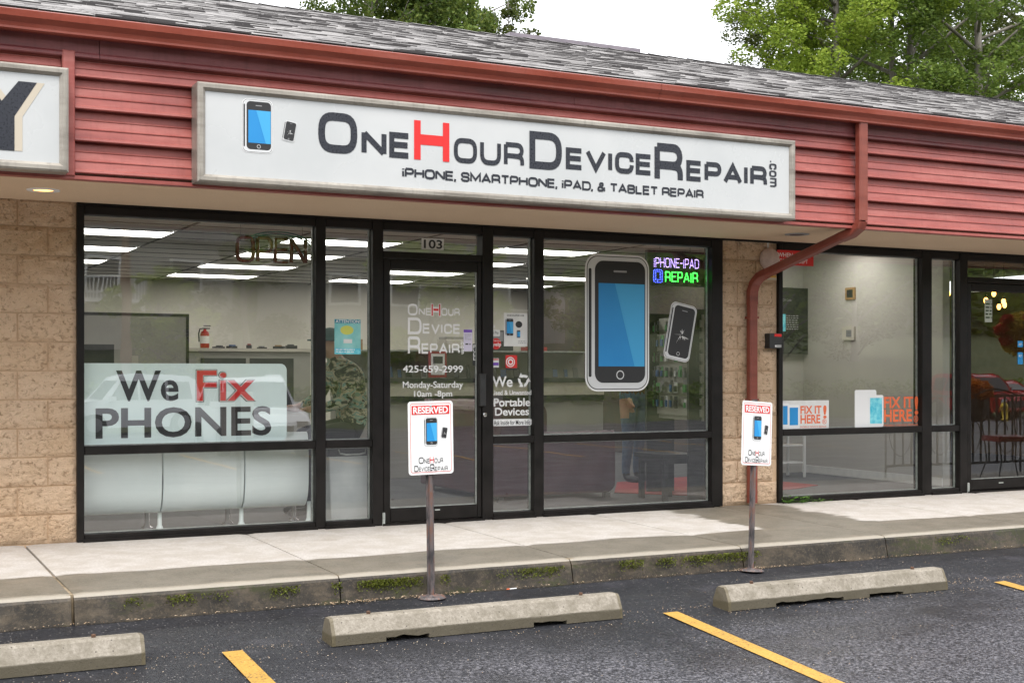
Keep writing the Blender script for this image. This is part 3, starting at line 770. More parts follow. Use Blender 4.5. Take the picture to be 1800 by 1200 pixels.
# ---------------------------------------------------------------- shop fronts
YF0, YF1 = -.035, .09; GY = .02
def zat(px, py): return WY(px, py, 0)[1]
xs_ = {k: WX(v) for k, v in dict(a=134.5, b=147, c=553, d=570.5, e=652.5, f=671, g=845, h=864, i=936, j=953, k=1248, l=1267,
        m=1365.5, n=1372.5, o=1617, p=1634, q=1683, r=1704, s=1800).items()}
ZT0, ZT1, ZM0, ZM1, ZBt = 2.338, 2.402, .62, .68, .05
def member(b, x0, x1, z0, z1, y0=YF0, y1=YF1): b.bbox(x0, x1, y0, y1, z0, z1, .005)
def bay(x0, x1, left=None, right=None, mid=True, zb=0.0, label=None):
    """glazed bay between x0 and x1 with its frame; left/right = outer edge of the upright it owns"""
    f = MB(); e = .0015
    if left is not None: member(f, left, x0, 0, ZT1)
    if right is not None: member(f, x1, right, 0, ZT1)
    member(f, x0+e, x1-e, ZT0, ZT1, YF0+.004); member(f, x0+e, x1-e, .0, ZBt, YF0+.004)
    if mid: member(f, x0+e, x1-e, ZM0, ZM1, YF0+.002)
    o = f.build('window', M['bronze'], B)
    MB().box(x0-.01, x1+.01, -.055, YF0, -.01, .018).build('sill', M['bronze'], o)
    rg = [(ZBt, ZM0), (ZM1, ZT0)] if mid else [(ZBt, ZT0)]
    for a, c in rg:
        MB().add([(x0,GY,a),(x1,GY,a),(x1,GY,c),(x0,GY,c)], [(0,1,2,3)]).build('pane', M['glass'], o)
        g = MB(); g.box(x1-.011, x1-.001, GY+.012, GY+.03, a+.002, c-.002); g.box(x0+.001, x0+.006, GY+.012, GY+.03, a+.002, c-.002)
        g.box(x0+.012, x1-.012, GY+.012, GY+.03, a+.0025, a+.008); g.box(x0+.012, x1-.012, GY+.012, GY+.03, c-.008, c-.0025)
        g.build('glazing_bead', M['bead'], o)
    return o
w1 = bay(xs_['b'], xs_['c'], xs_['a'], xs_['d']); w2 = bay(xs_['d'], xs_['e'])
w3 = bay(xs_['h'], xs_['i'], None, xs_['j']); w4 = bay(xs_['j'], xs_['k'], None, xs_['l'])
w5 = bay(xs_['n'], xs_['o'], xs_['m'], xs_['p']); w6 = bay(xs_['p'], xs_['q'])
def door_unit(x0, x1, jl, jr, label, handle_right=True, pxg=(684, 837)):
    f = MB(); e = .0015
    member(f, x0, jl, 0, ZT1, YF0-.004); member(f, jr, x1, 0, ZT1, YF0-.004)
    member(f, jl+e, jr-e, ZT0, ZT1, YF0+.004); member(f, jl+e, jr-e, 2.115, 2.17, YF0+.004)
    f.box(jl-.01, jr+.01, -.06, .09, -.012, .014)
    o = f.build('door_frame', M['bronze'], B)
    MB().add([(jl,GY,2.17),(jr,GY,2.17),(jr,GY,ZT0),(jl,GY,ZT0)], [(0,1,2,3)]).build('pane', M['glass'], o)
    gx0, gx1 = WX(pxg[0]), WX(pxg[1]); d = MB(); a, c = jl+.004, jr-.004
    member(d, a, gx0, .02, 2.110, -.028, .03); member(d, gx1, c, .02, 2.110, -.028, .03)
    member(d, gx0+e, gx1-e, 2.03, 2.110, -.026, .03); member(d, gx0+e, gx1-e, .02, .127, -.026, .03)
    dr = d.build('door', M['bronze'], B)
    if label: dr['label'] = label
    MB().add([(gx0,.002,.127),(gx1,.002,.127),(gx1,.002,2.03),(gx0,.002,2.03)], [(0,1,2,3)]).build('pane', M['glass'], dr)
    g = MB(); g.box(gx1-.008, gx1-.001, -.01, .0, .129, 2.028); g.box(gx0+.001, gx0+.006, -.01, 0, .129, 2.028); g.box(gx0+.01, gx1-.01, -.01, 0, .1285, .134)
    g.build('glazing_bead', M['bead'], dr)
    MB().lathe([(.012,0),(.012,.09),(.009,.1)], (a-.004, -.045, .0), 12).build('pivot', M['bead'], dr)
    return o, dr, gx0, gx1
f1, d1, dgx0, dgx1 = door_unit(xs_['e'], xs_['h'], xs_['f'], xs_['g'], None)
hb = MB(); hb.bbox(WX(838), WX(848), -.075, -.03, zat(843, 713), zat(843, 656), .006); hb.build('pull_handle', M['black'], d1)
zc = zat(849, 728); MB().lathe([(.018,0),(.018,.012),(.012,.016)], (WX(849), -.032, zc), 16, axis='y').build('lock_cylinder', M['chrome'], d1)
MB().box(WX(762), WX(771), -.0285, -.027, .095, .105).build('maker_plate', M['bead'], d1)
f2, d2, rgx0, rgx1 = door_unit(xs_['q'], xs_['r']+1.13, xs_['r']-.06, xs_['r']+1.04, None, pxg=(1704, 1840))
MB().lathe([(.014,0),(.014,.95),(.014,.951)], (WX(1842), -.07, .75), 10).build('pull_handle', M['chrome'], d2)
MB().box(WX(1752), WX(1760), -.0285, -.027, .075, .088).build('maker_plate', M['bead'], d2)
# restaurant front carries on beyond the frame
xe = xs_['r']+1.13
w7 = bay(xe, xe+1.9, None, xe+1.97); 
bx = block_wall(xe+1.97, XR, 0, 'wall', .1)
MB().box(xs_['a']-.0, xe+1.97, YF0+.0, .2, ZT1+.0005, ZS-.0005).build('header', M['bronze'], B)

# vinyl on the door
YV = -.0005
for s_, l, r_, tp, bt, m_ in (('O',717,734,534,554,'white'),('NE',736,757,541,554,'white'),('H',758.5,774,534.5,555,'redink'),('OUR',776,808,541.5,555,'white'),
        ('D',717,741,558,587.5,'white'),('EVICE',743,808,569,588,'white'),('R',717,739,591,621,'white'),('EPAIR',741,808,602,621.5,'white')):
    px_text('door_lettering', wide_geo(s_, .19 if len(s_) > 1 else .16), M[m_], d1, YV, l, r_, tp, bt)
px_text('door_lettering', wide_geo('.com', .2), M['white'], d1, YV, 810, 815, 598, 622, rot=1)
def ht(s, b=.02): return font_geo(s, b*.62)
px_text('door_lettering', wide_geo('H', .30), M['white'], d1, YV+.0004, 757.3, 775.2, 533.4, 556)
px_text('phone_number', ht('425-659-2999', .025), M['white'], d1, YV, 708, 814, 642, 654.5)
px_text('opening_hours', ht('Monday-Saturday', .02), M['white'], d1, YV, 708, 814, 670, 685)
px_text('opening_hours', ht('10am -8pm', .02), M['white'], d1, YV, 728, 795, 686.5, 700)
# narrow light beside the door
YW = GY-.003
px_text('window_lettering', ht('We', .03), M['white'], w3, YW, 865, 901, 661, 680)
px_text('window_lettering', ht('Used & Unwanted', .025), M['white'], w3, YW, 864.5, 934, 685.5, 694)
px_text('window_lettering', ht('Portable', .035), M['white'], w3, YW, 868, 932, 699.5, 714)
px_text('window_lettering', ht('Devices', .035), M['white'], w3, YW, 870, 930, 716, 730)
sheet('lettering_pill', M['white'], w3, YW, 864.5, 936-.5, 736, 748, rad=.025)
px_text('window_lettering', ht('Ask Inside for More Info', .012), M['ink'], w3, YW-.001, 868, 932, 738, 746.5)
def recycle(parent, cx, cz, r, Y):
    b = MB()
    for k in range(3):
        a = R(90+120*k)
        def P(rad, ang): return (cx+rad*math.cos(ang), cz+rad*math.sin(ang))
        t0, t1 = a-R(52), a+R(20)
        for j in range(6):
            u0, u1 = t0+(t1-t0)*j/6, t0+(t1-t0)*(j+1)/6
            def rad(u): return r*(.86-.16*abs(math.cos((u-a)*1.5)))
            b.poly([P(rad(u0)*.62, u0), P(rad(u0)*1.1, u0), P(rad(u1)*1.1, u1), P(rad(u1)*.62, u1)], Y)
        b.poly([P(r*.4, t1), P(r*1.12, t1), P(r*.85, t1+R(38))], Y)
    b.build('recycling_symbol', M['white'], parent)
recycle(w3, WX(922), zat(922, 668.5), .062, YW)

# street number
pt = thing('number_plate', 'small white plate reading 103 above the shop door', 'number plate')
_, q = sheet('plate', M['paper'], pt, .012, 741, 780, 419.5, 439)
px_text('number', ht('103', .035), M['ink'], pt, .010, 745, 777.5, 421.5, 437)

# big phone picture on the right window, plain phone only
zb0, zt0 = zat(1085, 683), zat(1085, 452)
dc = thing('phone_decal', 'large printed decal of a black smartphone with blue screen on the right window', 'window decal')
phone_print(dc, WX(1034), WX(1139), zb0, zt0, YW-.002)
dc = thing('phone_decal', 'small printed decal of a tilted cracked smartphone beside the large phone decal', 'window decal')
phone_print(dc, WX(1176), WX(1219), zat(1198, 632), zat(1198, 535), YW-.002, crack=True, tilt=R(-11), s=.7)

# We Fix PHONES film, inside the left window
YP = GY+.03
fm = thing('window_film_sign', 'frosted white sign reading We Fix PHONES at the bottom of the left window', 'window sign')
x0, x1 = WX(147, YP)+.004, WX(504, YP); z0, z1 = ZM1+.002, WY(300, 638.5, YP)[1]
MB().prism(rrect(x0, x1, z0, z1, .05, 5, (1,1,0,0)), YP, YP+.002, 'y').build('film', M['film'], fm)
px_text('sign_lettering', ht('We', .03), M['ink'], fm, YP-.002, 204, 314, 651, 705)
px_text('sign_lettering', ht('Fix', .055), M['ink'], fm, YP-.002, 344, 450, 649, 706)
px_text('sign_lettering', ht('Fix', .035), M['paper'], fm, YP-.003, 345, 449, 650, 705)
px_text('sign_lettering', ht('Fix', .018), M['redink'], fm, YP-.004, 346, 448, 651, 704)
px_text('sign_lettering', ht('PHONES', .035), M['ink'], fm, YP-.002, 168, 477, 715, 768)

# OPEN neon
M['neonred'] = pm('unlit_red_neon_tube', (.10,.012,.012), (.16,.02,.02), 30, .25)
M['neonteal'] = pm('unlit_teal_neon_tube', (.03,.16,.15), rough=.25)
ne = thing('neon_sign', 'unlit OPEN neon sign hanging at the top of the left window', 'neon sign')
YN = .14; ax0, ax1 = WX(418, YN), WX(538, YN); az0, az1 = WY(480, 460, YN)[1], WY(480, 419, YN)[1]
paths = wide_paths('OPEN', .26); mxw = max(q[0] for pl_, c in paths for q in pl_)
tb = MB()
for pl_, c in paths:
    for off in (0, .012):
        pp = arcpath(pl_, bool(c)); pp = pp+[pp[0]] if c else pp
        tb.tube([(ax0+p.x/mxw*(ax1-ax0), YN+off*2.2, az0+p.y*(az1-az0)) for p in pp], .0125, 6)
tb.build('letter_tube', M['neonred'], ne, smooth=True)
tb = MB(); cxn, czn = (ax0+ax1)/2+.05, (az0+az1)/2
for dr_ in (0, .018):
    tb.tube([(cxn+(.28+dr_)*math.cos(a), YN, czn+(.125+dr_)*math.sin(a)) for a in [R(145-i*8.5) for i in range(21)]], .006, 6)
tb.build('arc_tube', M['neonteal'], ne, smooth=True)
tb = MB()
for xx in (ax0+.02, ax1-.03): tb.tube([(xx, YN, czn+.1), (xx, YN, 2.55)], .0018, 4)
tb.box(ax0, ax1, YN+.03, YN+.045, czn-.006, czn+.006); tb.build('hanger', M['black'], ne)

# LED sign
M['ledp'] = pm('led_violet', (.3,.25,.6), emit=(.55,.38,1,2.0)); M['ledb'] = pm('led_blue', (.1,.1,.8), emit=(.06,.1,1,4)); M['ledg'] = pm('led_green', (.05,.8,.1), emit=(.04,1,.06,3.5))
le = thing('led_sign', 'lit LED sign with green REPAIR lettering in the top right of the window', 'led sign')
YL = .13; lx0, lx1 = WX(1138, YL), WX(1240, YL); lz0, lz1 = WY(1190, 503, YL)[1], WY(1190, 441, YL)[1]
MB().prism(rrect(lx0, lx1, lz0, lz1, .012), YL, YL+.04, 'y').build('sign_board', M['black'], le)
def leds(s, mat, l, r_, tp, bt, step=.13, rad=.0042, paths=None, closed=None):
    P = paths or wide_paths(s, .34); mw = max(q[0] for a, c in P for q in a) or 1; xa, xb = WX(l, YL), WX(r_, YL); za, zb_ = WY((l+r_)/2, bt, YL)[1], WY((l+r_)/2, tp, YL)[1]
    b = MB(); 
    for a, c in P:
        pp = arcpath(a, bool(c)); pp = pp+[pp[0]] if c else pp
        acc = 0; nxt = 0
        for i in range(len(pp)-1):
            d = (pp[i+1]-pp[i]).length
            while nxt <= acc+d+1e-6:
                q = pp[i]+(pp[i+1]-pp[i])*((nxt-acc)/max(d, 1e-6)); X = xa+q.x/mw*(xb-xa); Z = za+q.y*(zb_-za)
                b.lathe([(rad,0),(rad*.6,.004)], (X, YL-.0, Z), 6, axis='y'); nxt += step
            acc += d
    b.build('led_lettering', M[mat], le)
leds('iPHONE-iPAD', 'ledp', 1150, 1228, 455, 470, .16, .0034)
leds('REPAIR', 'ledg', 1170, 1226, 479, 495, .15, .005)
leds('', 'ledb', 1149, 1164, 474, 496, .12, .0036, paths=[([(0,0,.15),(.62,0,.15),(.62,1,.15),(0,1,.15)], 1), ([(.14,.2),(.48,.2),(.48,.85),(.14,.85)], 1), ([(.28,.08),(.36,.08)],0)])
tb = MB()
for px in (1160, 1213): tb.tube([(WX(px, YL+.02), YL+.02, lz1-.003), (WX(px, YL+.02), YL+.02, 2.55)], .002, 4)
tb.build('hanger', M['black'], le)

# posters and stickers
def poster(name, label, cat, mat, l, r_, tp, bt, Y=YW-.001, rad=0, grp=None):
    t = thing(name, label, cat, group=grp); _, q = sheet('sheet', M[mat], t, Y, l, r_, tp, bt, rad=rad); return t, q, Y
t, q, Y = poster('attention_poster', 'teal notice headed ATTENTION on the glass left of the door', 'poster', 'teal', 588, 634, 561, 622.5)
sheet('header', M['tealdark'], t, Y-.001, 588.3, 633.7, 561.5, 568); px_text('lettering', ht('ATTENTION!', .02), M['white'], t, Y-.002, 590, 633, 562, 567.5)
sheet('footer', M['cyan'], t, Y-.001, 588.3, 633.7, 612, 622)
b = MB(); b.poly([(WX(611)+.055*math.cos(R(a)), zat(611, 580)+.036*math.sin(R(a))) for a in range(0, 360, 20)], Y-.001); b.build('yellow_badge', M['yellowpaper'], t)
lines_of_print('small_print', M['white'], t, Y-.001, q[0]+.02, q[1]-.02, q[2]+.12, q[3]-.16, 6, 3); sheet('box', M['paper'], t, Y-.002, 604, 619, 596, 603)
lines_of_print('footer_print', M['white'], t, Y-.002, q[0]+.01, q[1]-.05, q[2]+.01, q[2]+.045, 2, 5)
t, q, Y = poster('price_poster', 'white paper poster with phone pictures right of the door', 'poster', 'paper', 886, 927, 550, 608.5)
px_text('lettering', wide_geo('ONEHOURDEVICE', .2), M['ink'], t, Y-.001, 891, 921, 553, 556)
phone_print(t, WX(889.5), WX(904), zat(897, 591), zat(897, 559), Y-.001, s=.5)
b = MB(); b.poly([(WX(913.5)+.032*math.cos(R(a)), zat(913, 570)+.028*math.sin(R(a))) for a in range(0, 360, 20)], Y-.001); b.build('badge', M['ink'], t)
phone_print(t, WX(909.5), WX(916), zat(913, 594), zat(913, 580), Y-.001, s=.5)
lines_of_print('small_print', M['grey'], t, Y-.001, q[1]-.085, q[1]-.01, q[2]+.02, q[2]+.05, 2, 7)
t, q, Y = poster('purple_note', 'white notice with purple top strip taped to the door glass', 'notice', 'lilac', 815, 830, 579, 617, Y=-.002)
sheet('header', M['purple'], t, Y-.001, 815.1, 829.9, 579.2, 584); lines_of_print('small_print', M['grey'], t, Y-.001, q[0]+.01, q[1]-.01, q[2]+.09, q[3]-.035, 6, 8)
lines_of_print('marks', M['ink'], t, Y-.001, q[0]+.015, q[1]-.015, q[2]+.045, q[2]+.07, 1, 9)
t, q, Y = poster('pull_label', 'narrow vertical PULL label on the door glass by the handle', 'label', 'black', 831, 837.5, 604, 642, Y=-.002)
v_, f_ = [], []
for k, ch in enumerate('PULL'):
    px_text('lettering', ht(ch, .03), M['white'], t, Y-.001, 832, 836.5, 606+k*7, 612+k*7)
t, q, Y = poster('pay_sticker', 'small white rounded Pay sticker beside the door', 'sticker', 'paper', 864.3, 879, 579, 591, rad=.01)
px_text('lettering', ht('G Pay', .01), M['ink'], t, Y-.001, 865.5, 876.5, 582, 588)
t, q, Y = poster('tiny_sticker', 'tiny white sticker above the Pay sticker', 'sticker', 'paper', 864.3, 870.5, 571, 576)
t = thing('round_sticker', 'round red sticker with white lettering beside the door', 'sticker'); Y = YW-.001
b = MB(); b.prism([(WX(873.5)+.047*math.cos(R(a)), zat(873, 604)+.047*math.sin(R(a))) for a in range(0, 360, 15)][::-1], Y, Y+.001, 'y'); b.build('disc', M['redink'], t)
px_text('lettering', ht('yelp', .03), M['white'], t, Y-.001, 866, 881, 602, 610); px_text('lettering', ht('People love us', .0), M['white'], t, Y-.001, 867, 880, 597, 600.5)
t, q, Y = poster('flag_sticker', 'small sticker with red top and blue stripe under the round red sticker', 'sticker', 'paper', 864.3, 877, 629.5, 645.5)
sheet('stripe', M['purple'], t, Y-.001, 864.8, 876.5, 637, 642); sheet('stripe', M['redink'], t, Y-.001, 864.8, 876.5, 630.5, 632.5)
t, q, Y = poster('ring_sticker', 'red square sticker with a white ring above the recycling symbol', 'sticker', 'redink', 888.7, 909, 624, 646.5, rad=.008)
cx_, cz_ = WX(898.7), zat(898.7, 636)
for rad_, mm, dd in ((.042, 'white', .001), (.034, 'redink', .0018), (.026, 'white', .0026), (.015, 'redink', .0034)):
    b = MB(); b.poly([(cx_+rad_*math.cos(R(a)), cz_+rad_*math.sin(R(a))) for a in range(0, 360, 15)], Y-dd); b.build('ring', M[mm], t)
sheet('base_strip', M['ink'], t, Y-.001, 889.5, 908.5, 647, 650)
# FIX IT HERE posters
def fix(label, l, r_, tp, bt, tl, tr, t0, t1, backing, phones, Y):
    t = thing('fix_it_poster', label, 'window poster', group='FIX IT HERE posters in the right shop window')
    if backing: sheet('sheet', M['paper'], t, Y, l, r_, tp, bt)
    h = (t1-t0)
    px_text('lettering', ht('FIX IT', .045), M['orangeink'], t, Y-.001, tl, tr-10, t0, t0+h*.45); px_text('lettering', ht('HERE', .045), M['orangeink'], t, Y-.001, tl, tr-12, t0+h*.5, t1)
    px_text('lettering', ht('!', .045), M['orangeink'], t, Y-.001, tr-7, tr-1, t0-1, t0+h*.72); px_text('lettering', ht('®', .01), M['orangeink'], t, Y-.001, tr-9, tr-1, t0+h*.74, t1+1)
    px_text('small_lettering', ht('MOBILE DEVICE REPAIR', .0), M['orangeink'], t, Y-.001, tl, tr-1, t1+4, t1+7.5)
    for k, (a, c, u, v, mm) in enumerate(phones):
        o, q = sheet('phone_picture', M['white'], t, Y-.001*(k+1), a, c, u, v, rad=.02); 
        if mm: sheet('screen_picture', M[mm], t, Y-.001*(k+1)-.0006, a+2.5, c-2.5, u+5, v-6)
fix('white FIX IT HERE poster with two blue cracked phones in the right shop window', 1373.2, 1457, 703.5, 755.5, 1407, 1454, 713, 744, True, [(1374, 1387, 708, 752, 'phoneblue'), (1385.5, 1405.5, 711, 753, 'phoneblue')], YW)
fix('FIX IT HERE decal with white and cyan phones at the right end of the window', 1502, 1616, 684, 753, 1554, 1615, 697, 741, False, [(1502.5, 1540.5, 685, 752, None), (1527, 1553, 694, 750, 'cyan')], YW)
# alarm fittings on the pillar
rs = thing('alarm_notice', 'red fire alarm notice behind the sloping downspout', 'sign')
sheet('plate', M['redink'], rs, -.040, 1366, 1430, 440.5, 466.5, th=.003)
px_text('lettering', ht('WHEN ALARM', .02), M['white'], rs, -.0415, 1366.8, 1424, 445, 452.5); px_text('lettering', ht('CALL FIRE DEPT', .02), M['white'], rs, -.0415, 1370, 1420, 455.5, 462.5)
al = thing('alarm_bell', 'round pale pink alarm bell on the block pillar under the soffit', 'alarm bell')
M['pinkpaint'] = pm('pinkish_paint', (.52,.40,.36), (.60,.48,.44), 30, .6, .2, 60)
ac = WY(1357, 455, -.08)
MB().lathe([(.075,.02),(.103,.03),(.105,.045),(.098,.065),(.07,.085),(.03,.095),(.005,.097)], (ac[0], -.0, ac[1]), 28, axis='y').build('gong', M['pinkpaint'], al, smooth=True)
MB().box(ac[0]-.05, ac[0]+.05, -.03, .0, ac[1]-.05, ac[1]+.05).build('back_box', M['pinkpaint'], al)
MB().tube([(ac[0]-.0, -.02, ac[1]+.06), (ac[0], -.02, ZS)], .009, 8).build('conduit', M['paper'], al)
os_ = thing('orange_label', 'small orange and white label below the alarm bell', 'label'); sheet('label_sheet', M['beige'], os_, -.026, 1347, 1365, 484, 492); sheet('orange_part', pm('amber_label', (.62,.36,.06), rough=.6), os_, -.0275, 1352, 1364.6, 484.3, 488)
kp = thing('key_box', 'black key reader box with red light on the pillar edge', 'key reader'); 
x0, z0 = WY(1350, 612, -.06); x1, z1 = WY(1372, 586, -.06)
MB().prism(rrect(x0, x1, z0, z1, .012), -.085, -.0, 'y').build('housing', M['black'], kp)
MB().box(x0+.055, x1-.01, -.0875, -.085, z1-.03, z1-.006).build('red_light', pm('red_lens', (.7,.02,.02), rough=.3), kp)
MB().box(x0+.06, x1-.012, -.0875, -.085, z0+.012, z0+.03).build('white_label', M['paper'], kp)
MB().box(x0+.075, x1-.012, -.0883, -.0876, z0+.016, z0+.026).build('number_print', M['grey'], kp)

# recessed lights
def downlight(label, px, py, on):
    x, y = WZ(px, py, ZS); t = thing('recessed_light', label, 'light', (x, y, ZS), group='recessed lights in the soffit')
    MB().lathe([(.068,-.006),(.105,-.006),(.108,0)], (0,0,0), 24, cap=False).build('trim_ring', M['white'] if on else M['grey'], t, smooth=True)
    MB().lathe([(.066,-.003),(.03,-.0035),(.002,-.0035)], (0,0,0), 20).build('lamp', pm('lamp_on' if on else 'lamp_off', (.6,.5,.35) if on else (.1,.09,.08), rough=.4, emit=(1,.5,.16,1.3) if on else None), t)
downlight('lit warm recessed light in the soffit over the block wall', 76, 334, True)
downlight('unlit recessed light in the soffit above the downspout', 1401, 411.5, False)

# ---------------------------------------------------------------- fascia signs
SY = -1.440
def sign_box(name, label, x0, x1, z0, z1):
    t = thing(name, label, 'sign'); fw = .052; f = MB(); d = .012
    f.box(x0, x1, SY+.022, FY-.045, z0+.002, z1-.002)
    o = f.build('cabinet', M['signframe'], t)
    fr = MB(); pr = [(0,0),(0,-.012),(.012,-.022),(.034,-.022),(.044,-.012),(fw,-.004),(fw,.01)]
    ring = []
    for a, dy in pr:
        ring.append([(x0+a, SY+.012+dy, z0+a), (x1-a, SY+.012+dy, z0+a), (x1-a, SY+.012+dy, z1-a), (x0+a, SY+.012+dy, z1-a)])
    for i in range(len(ring)-1):
        for k in range(4): fr.add([ring[i][k], ring[i][(k+1)%4], ring[i+1][(k+1)%4], ring[i+1][k]], [(0,1,2,3)])
    fr.build('frame', M['signframe'], t)
    MB().add([(x0+fw-.004, SY+.014, z0+fw-.004),(x1-fw+.004, SY+.014, z0+fw-.004),(x1-fw+.004, SY+.014, z1-fw+.004),(x0+fw-.004, SY+.014, z1-fw+.004)], [(0,1,2,3)]).build('sign_face', M['signwhite'], t)
    return t
sx0, sz1 = WY(347, 143, SY); sx1 = WX(1398, SY); sz0 = WY(347, 319, SY)[1]
sg = sign_box('shop_sign', 'long white fascia sign box reading OneHourDeviceRepair.com above the door', sx0, sx1, sz0, sz1)
YS = SY+.0120
TBG = .19
def stext(s_, l, r_, tp, bt, m_='signblack', pt=None, t=.17, rot=0, gap=.34):
    return px_text('sign_lettering', wide_geo(s_, t, gap), M[m_], sg, YS, l, r_, tp, bt, pt, rot)
def zz_(px, py): return WY(px, py, SY)[1]
# baselines follow the sign: bottom row of the big line and of the small line in metres
zb_ = np.mean([zz_(590,270), zz_(730,281), zz_(933,296.5), zz_(1152,312), zz_(1349,326.7)])
zB = np.mean([zz_(590,197.5), zz_(730,211.3), zz_(933,229.3), zz_(1152,249.5)])
zs_ = np.mean([zz_(637,229), zz_(1349,287.5)])
def srow(s_, l, r_, za, zb2, m_='signblack', t=.205, gap=.34): return put_text('sign_lettering', wide_geo(s_, t, gap), M[m_], sg, WX(l, SY), WX(r_, SY), za, zb2, YS)
srow('O', 560.5, 629, zb_, zB); srow('NE', 636.5, 719, zb_, zs_, t=.235); srow('H', 729, 791, zb_, zB, 'signred', .21); srow('OUR', 799, 922.5, zb_, zs_, t=.2)
srow('D', 932, 989, zb_, zB); srow('EVICE', 996, 1145, zb_, zs_, t=.235); srow('R', 1152, 1202, zb_, zB); srow('EPAIR', 1208, 1350, zb_, zs_, t=.235)
px_text('sign_lettering', wide_geo('.com', .2, .3), M['signblack'], sg, YS, 1352, 1365, 283, 328.5, rot=1)
z2b = np.mean([zz_(709,310), zz_(1237,346)]); z2t = np.mean([zz_(709,292.5), zz_(1237,331)])
v_, f_ = wide_geo('iPHONE, SMARTPHONE, iPAD, & TABLET REPAIR', .225, .24, .5)
put_text('sign_lettering', (v_, f_), M['signblack'], sg, WX(708, SY), WX(1238.5, SY), z2b-.0165, z2t, YS)
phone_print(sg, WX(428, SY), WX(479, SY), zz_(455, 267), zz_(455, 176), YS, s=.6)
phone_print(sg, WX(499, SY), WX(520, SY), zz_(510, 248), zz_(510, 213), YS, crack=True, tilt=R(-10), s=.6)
# neighbouring sign
yx1, yz1 = WY(120.5, 120, SY); yz0 = WY(120.5, 303, SY)[1]
sg2 = sign_box('neighbour_sign', 'white fascia sign box ending in a large letter Y at the left edge', yx1-3.6, yx1, yz0, yz1)
def ypoly(dx, mat, Y):
    def q(px, py): return WY(px, py, Y)
    zt, zm, zbm = q(40,143.5)[1], q(10,203)[1], q(10,264)[1]
    cx_ = q(3,200)[0]; w_ = .072
    x_r0, x_r1 = q(38,143)[0], q(65,143)[0]; ax_ = x_r1-cx_
    pts = [(cx_-w_, zbm), (cx_+w_, zbm), (cx_+w_, zm), (cx_+ax_, zt), (cx_+ax_-.105, zt), (cx_, zm+.085), (cx_-ax_+.105, zt), (cx_-ax_, zt), (cx_-w_, zm)]
    b = MB(); b.poly([(a+dx, c) for a, c in pts], Y); b.build('sign_letter', mat, sg2)
ypoly(.045, M['beige'], YS); ypoly(0, M['signblack'], YS-.0012)

# RESERVED signs on posts
def reserved(label, base, topx, H, tilt, yaw, lean):
    x, y = base; z = lotz(y) if y < KERB-.03 else lotz(KERB-.05)
    t = thing('reserved_sign', label, 'parking sign', (x, y, z), (R(lean), R(tilt), R(yaw)), group='RESERVED signs at the kerb')
    p_ = MB(); u = [(-.03,.0),(-.03,-.006),(-.014,-.006),(-.012,-.024),(.012,-.024),(.014,-.006),(.03,-.006),(.03,0),(.016,0),(.014,-.019),(-.014,-.019),(-.016,0)]
    u = [(a*.82, c+.012) for a, c in u]; p_.prism(u, 0, H+.02, 'z'); p_.build('post', M['postmetal'], t)
    MB().lathe([(.09,0),(.08,.012),(.04,.016),(.035,.02)], (0,0,-.005), 14).build('base_plate', M['postmetal'], t)
    W_, HH = .1525, .457; za, zb2 = H-HH+.005, H+.005; Y = -.022
    MB().prism(rrect(-W_, W_, za, zb2, .02), Y, Y+.002, 'y').build('sign_plate', M['white'], t)
    def ringp(e, wd, mat, yy):
        b = MB(); o = rrect(-W_+e, W_-e, za+e, zb2-e, .014); i = rrect(-W_+e+wd, W_-e-wd, za+e+wd, zb2-e-wd, .012); n = len(o)
        for k in range(n): b.poly([o[k], o[(k+1)%n], i[(k+1)%n], i[k]], yy)
        b.build('red_border', mat, t)
    ringp(.014, .0028, M['redink'], Y-.001)
    b = MB(); b.poly([(-.128,zb2-.083),(.128,zb2-.083),(.128,zb2-.027),(-.128,zb2-.027)], Y-.001); b.build('red_banner', M['redink'], t)
    put_text('sign_lettering', ht('RESERVED', .045), M['white'], t, -.118, .118, zb2-.077, zb2-.034, Y-.002)
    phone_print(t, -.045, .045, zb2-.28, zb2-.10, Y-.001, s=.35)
    phone_print(t, .072, .110, zb2-.235, zb2-.165, Y-.001, crack=True, tilt=R(-10), s=.35)
    for s_, a, c, k0, k1, m_ in (('O',-.085,-.052,.347,.387,'ink'),('NE',-.048,-.012,.357,.387,'ink'),('H',-.010,.018,.347,.387,'redink'),('OUR',.022,.080,.357,.387,'ink'),
            ('D',-.115,-.088,.398,.436,'ink'),('EVICE',-.084,-.012,.408,.436,'ink'),('R',-.008,.020,.392,.436,'ink'),('EPAIR',.024,.112,.408,.436,'ink')):
        put_text('sign_lettering', wide_geo(s_, .14), M[m_], t, a, c, zb2-k1, zb2-k0, Y-.0015)
    for zz in (zb2-.03, za+.03): MB().lathe([(.007,0),(.007,.003),(.003,.005)], (0, Y-.001, zz), 8, axis='y').build('bolt', M['chrome'], t)
    return t
def mk_post():
    m, t, p = newmat('rusty_painted_post'); v = N(t, 'TexCoord').outputs['Object']
    a = noise(t, scaled(t, v, 1, 1, .25), 22, 5, .65)
    L(t, ramp(t, a, [(.36, (.035,.033,.035)), (.5, (.12,.10,.10)), (.62, (.16,.075,.05)), (.78, (.22,.17,.16))]), p.inputs['Base Color']); p.inputs['Roughness'].default_value = .6
    bump(t, p, a, .4, .004); return m
M['postmetal'] = mk_post()
def at_kerb(px, py, Y): return WX(px, Y)
YK = -2.215
zk = lotz(YK)
xA = WX(759, YK); hA = WY(754, 706, YK)[1]-zk
reserved('upright white RESERVED sign on a rusty post in front of the door', (xA, YK), 0, hA, -.9, 0, 0)
xB = WX(1321, YK); hB = WY(1342, 706, YK)[1]-zk
reserved('leaning white RESERVED sign on a dark post by the block pillar', (xB, YK), 0, hB, 4.0, 9, -2)
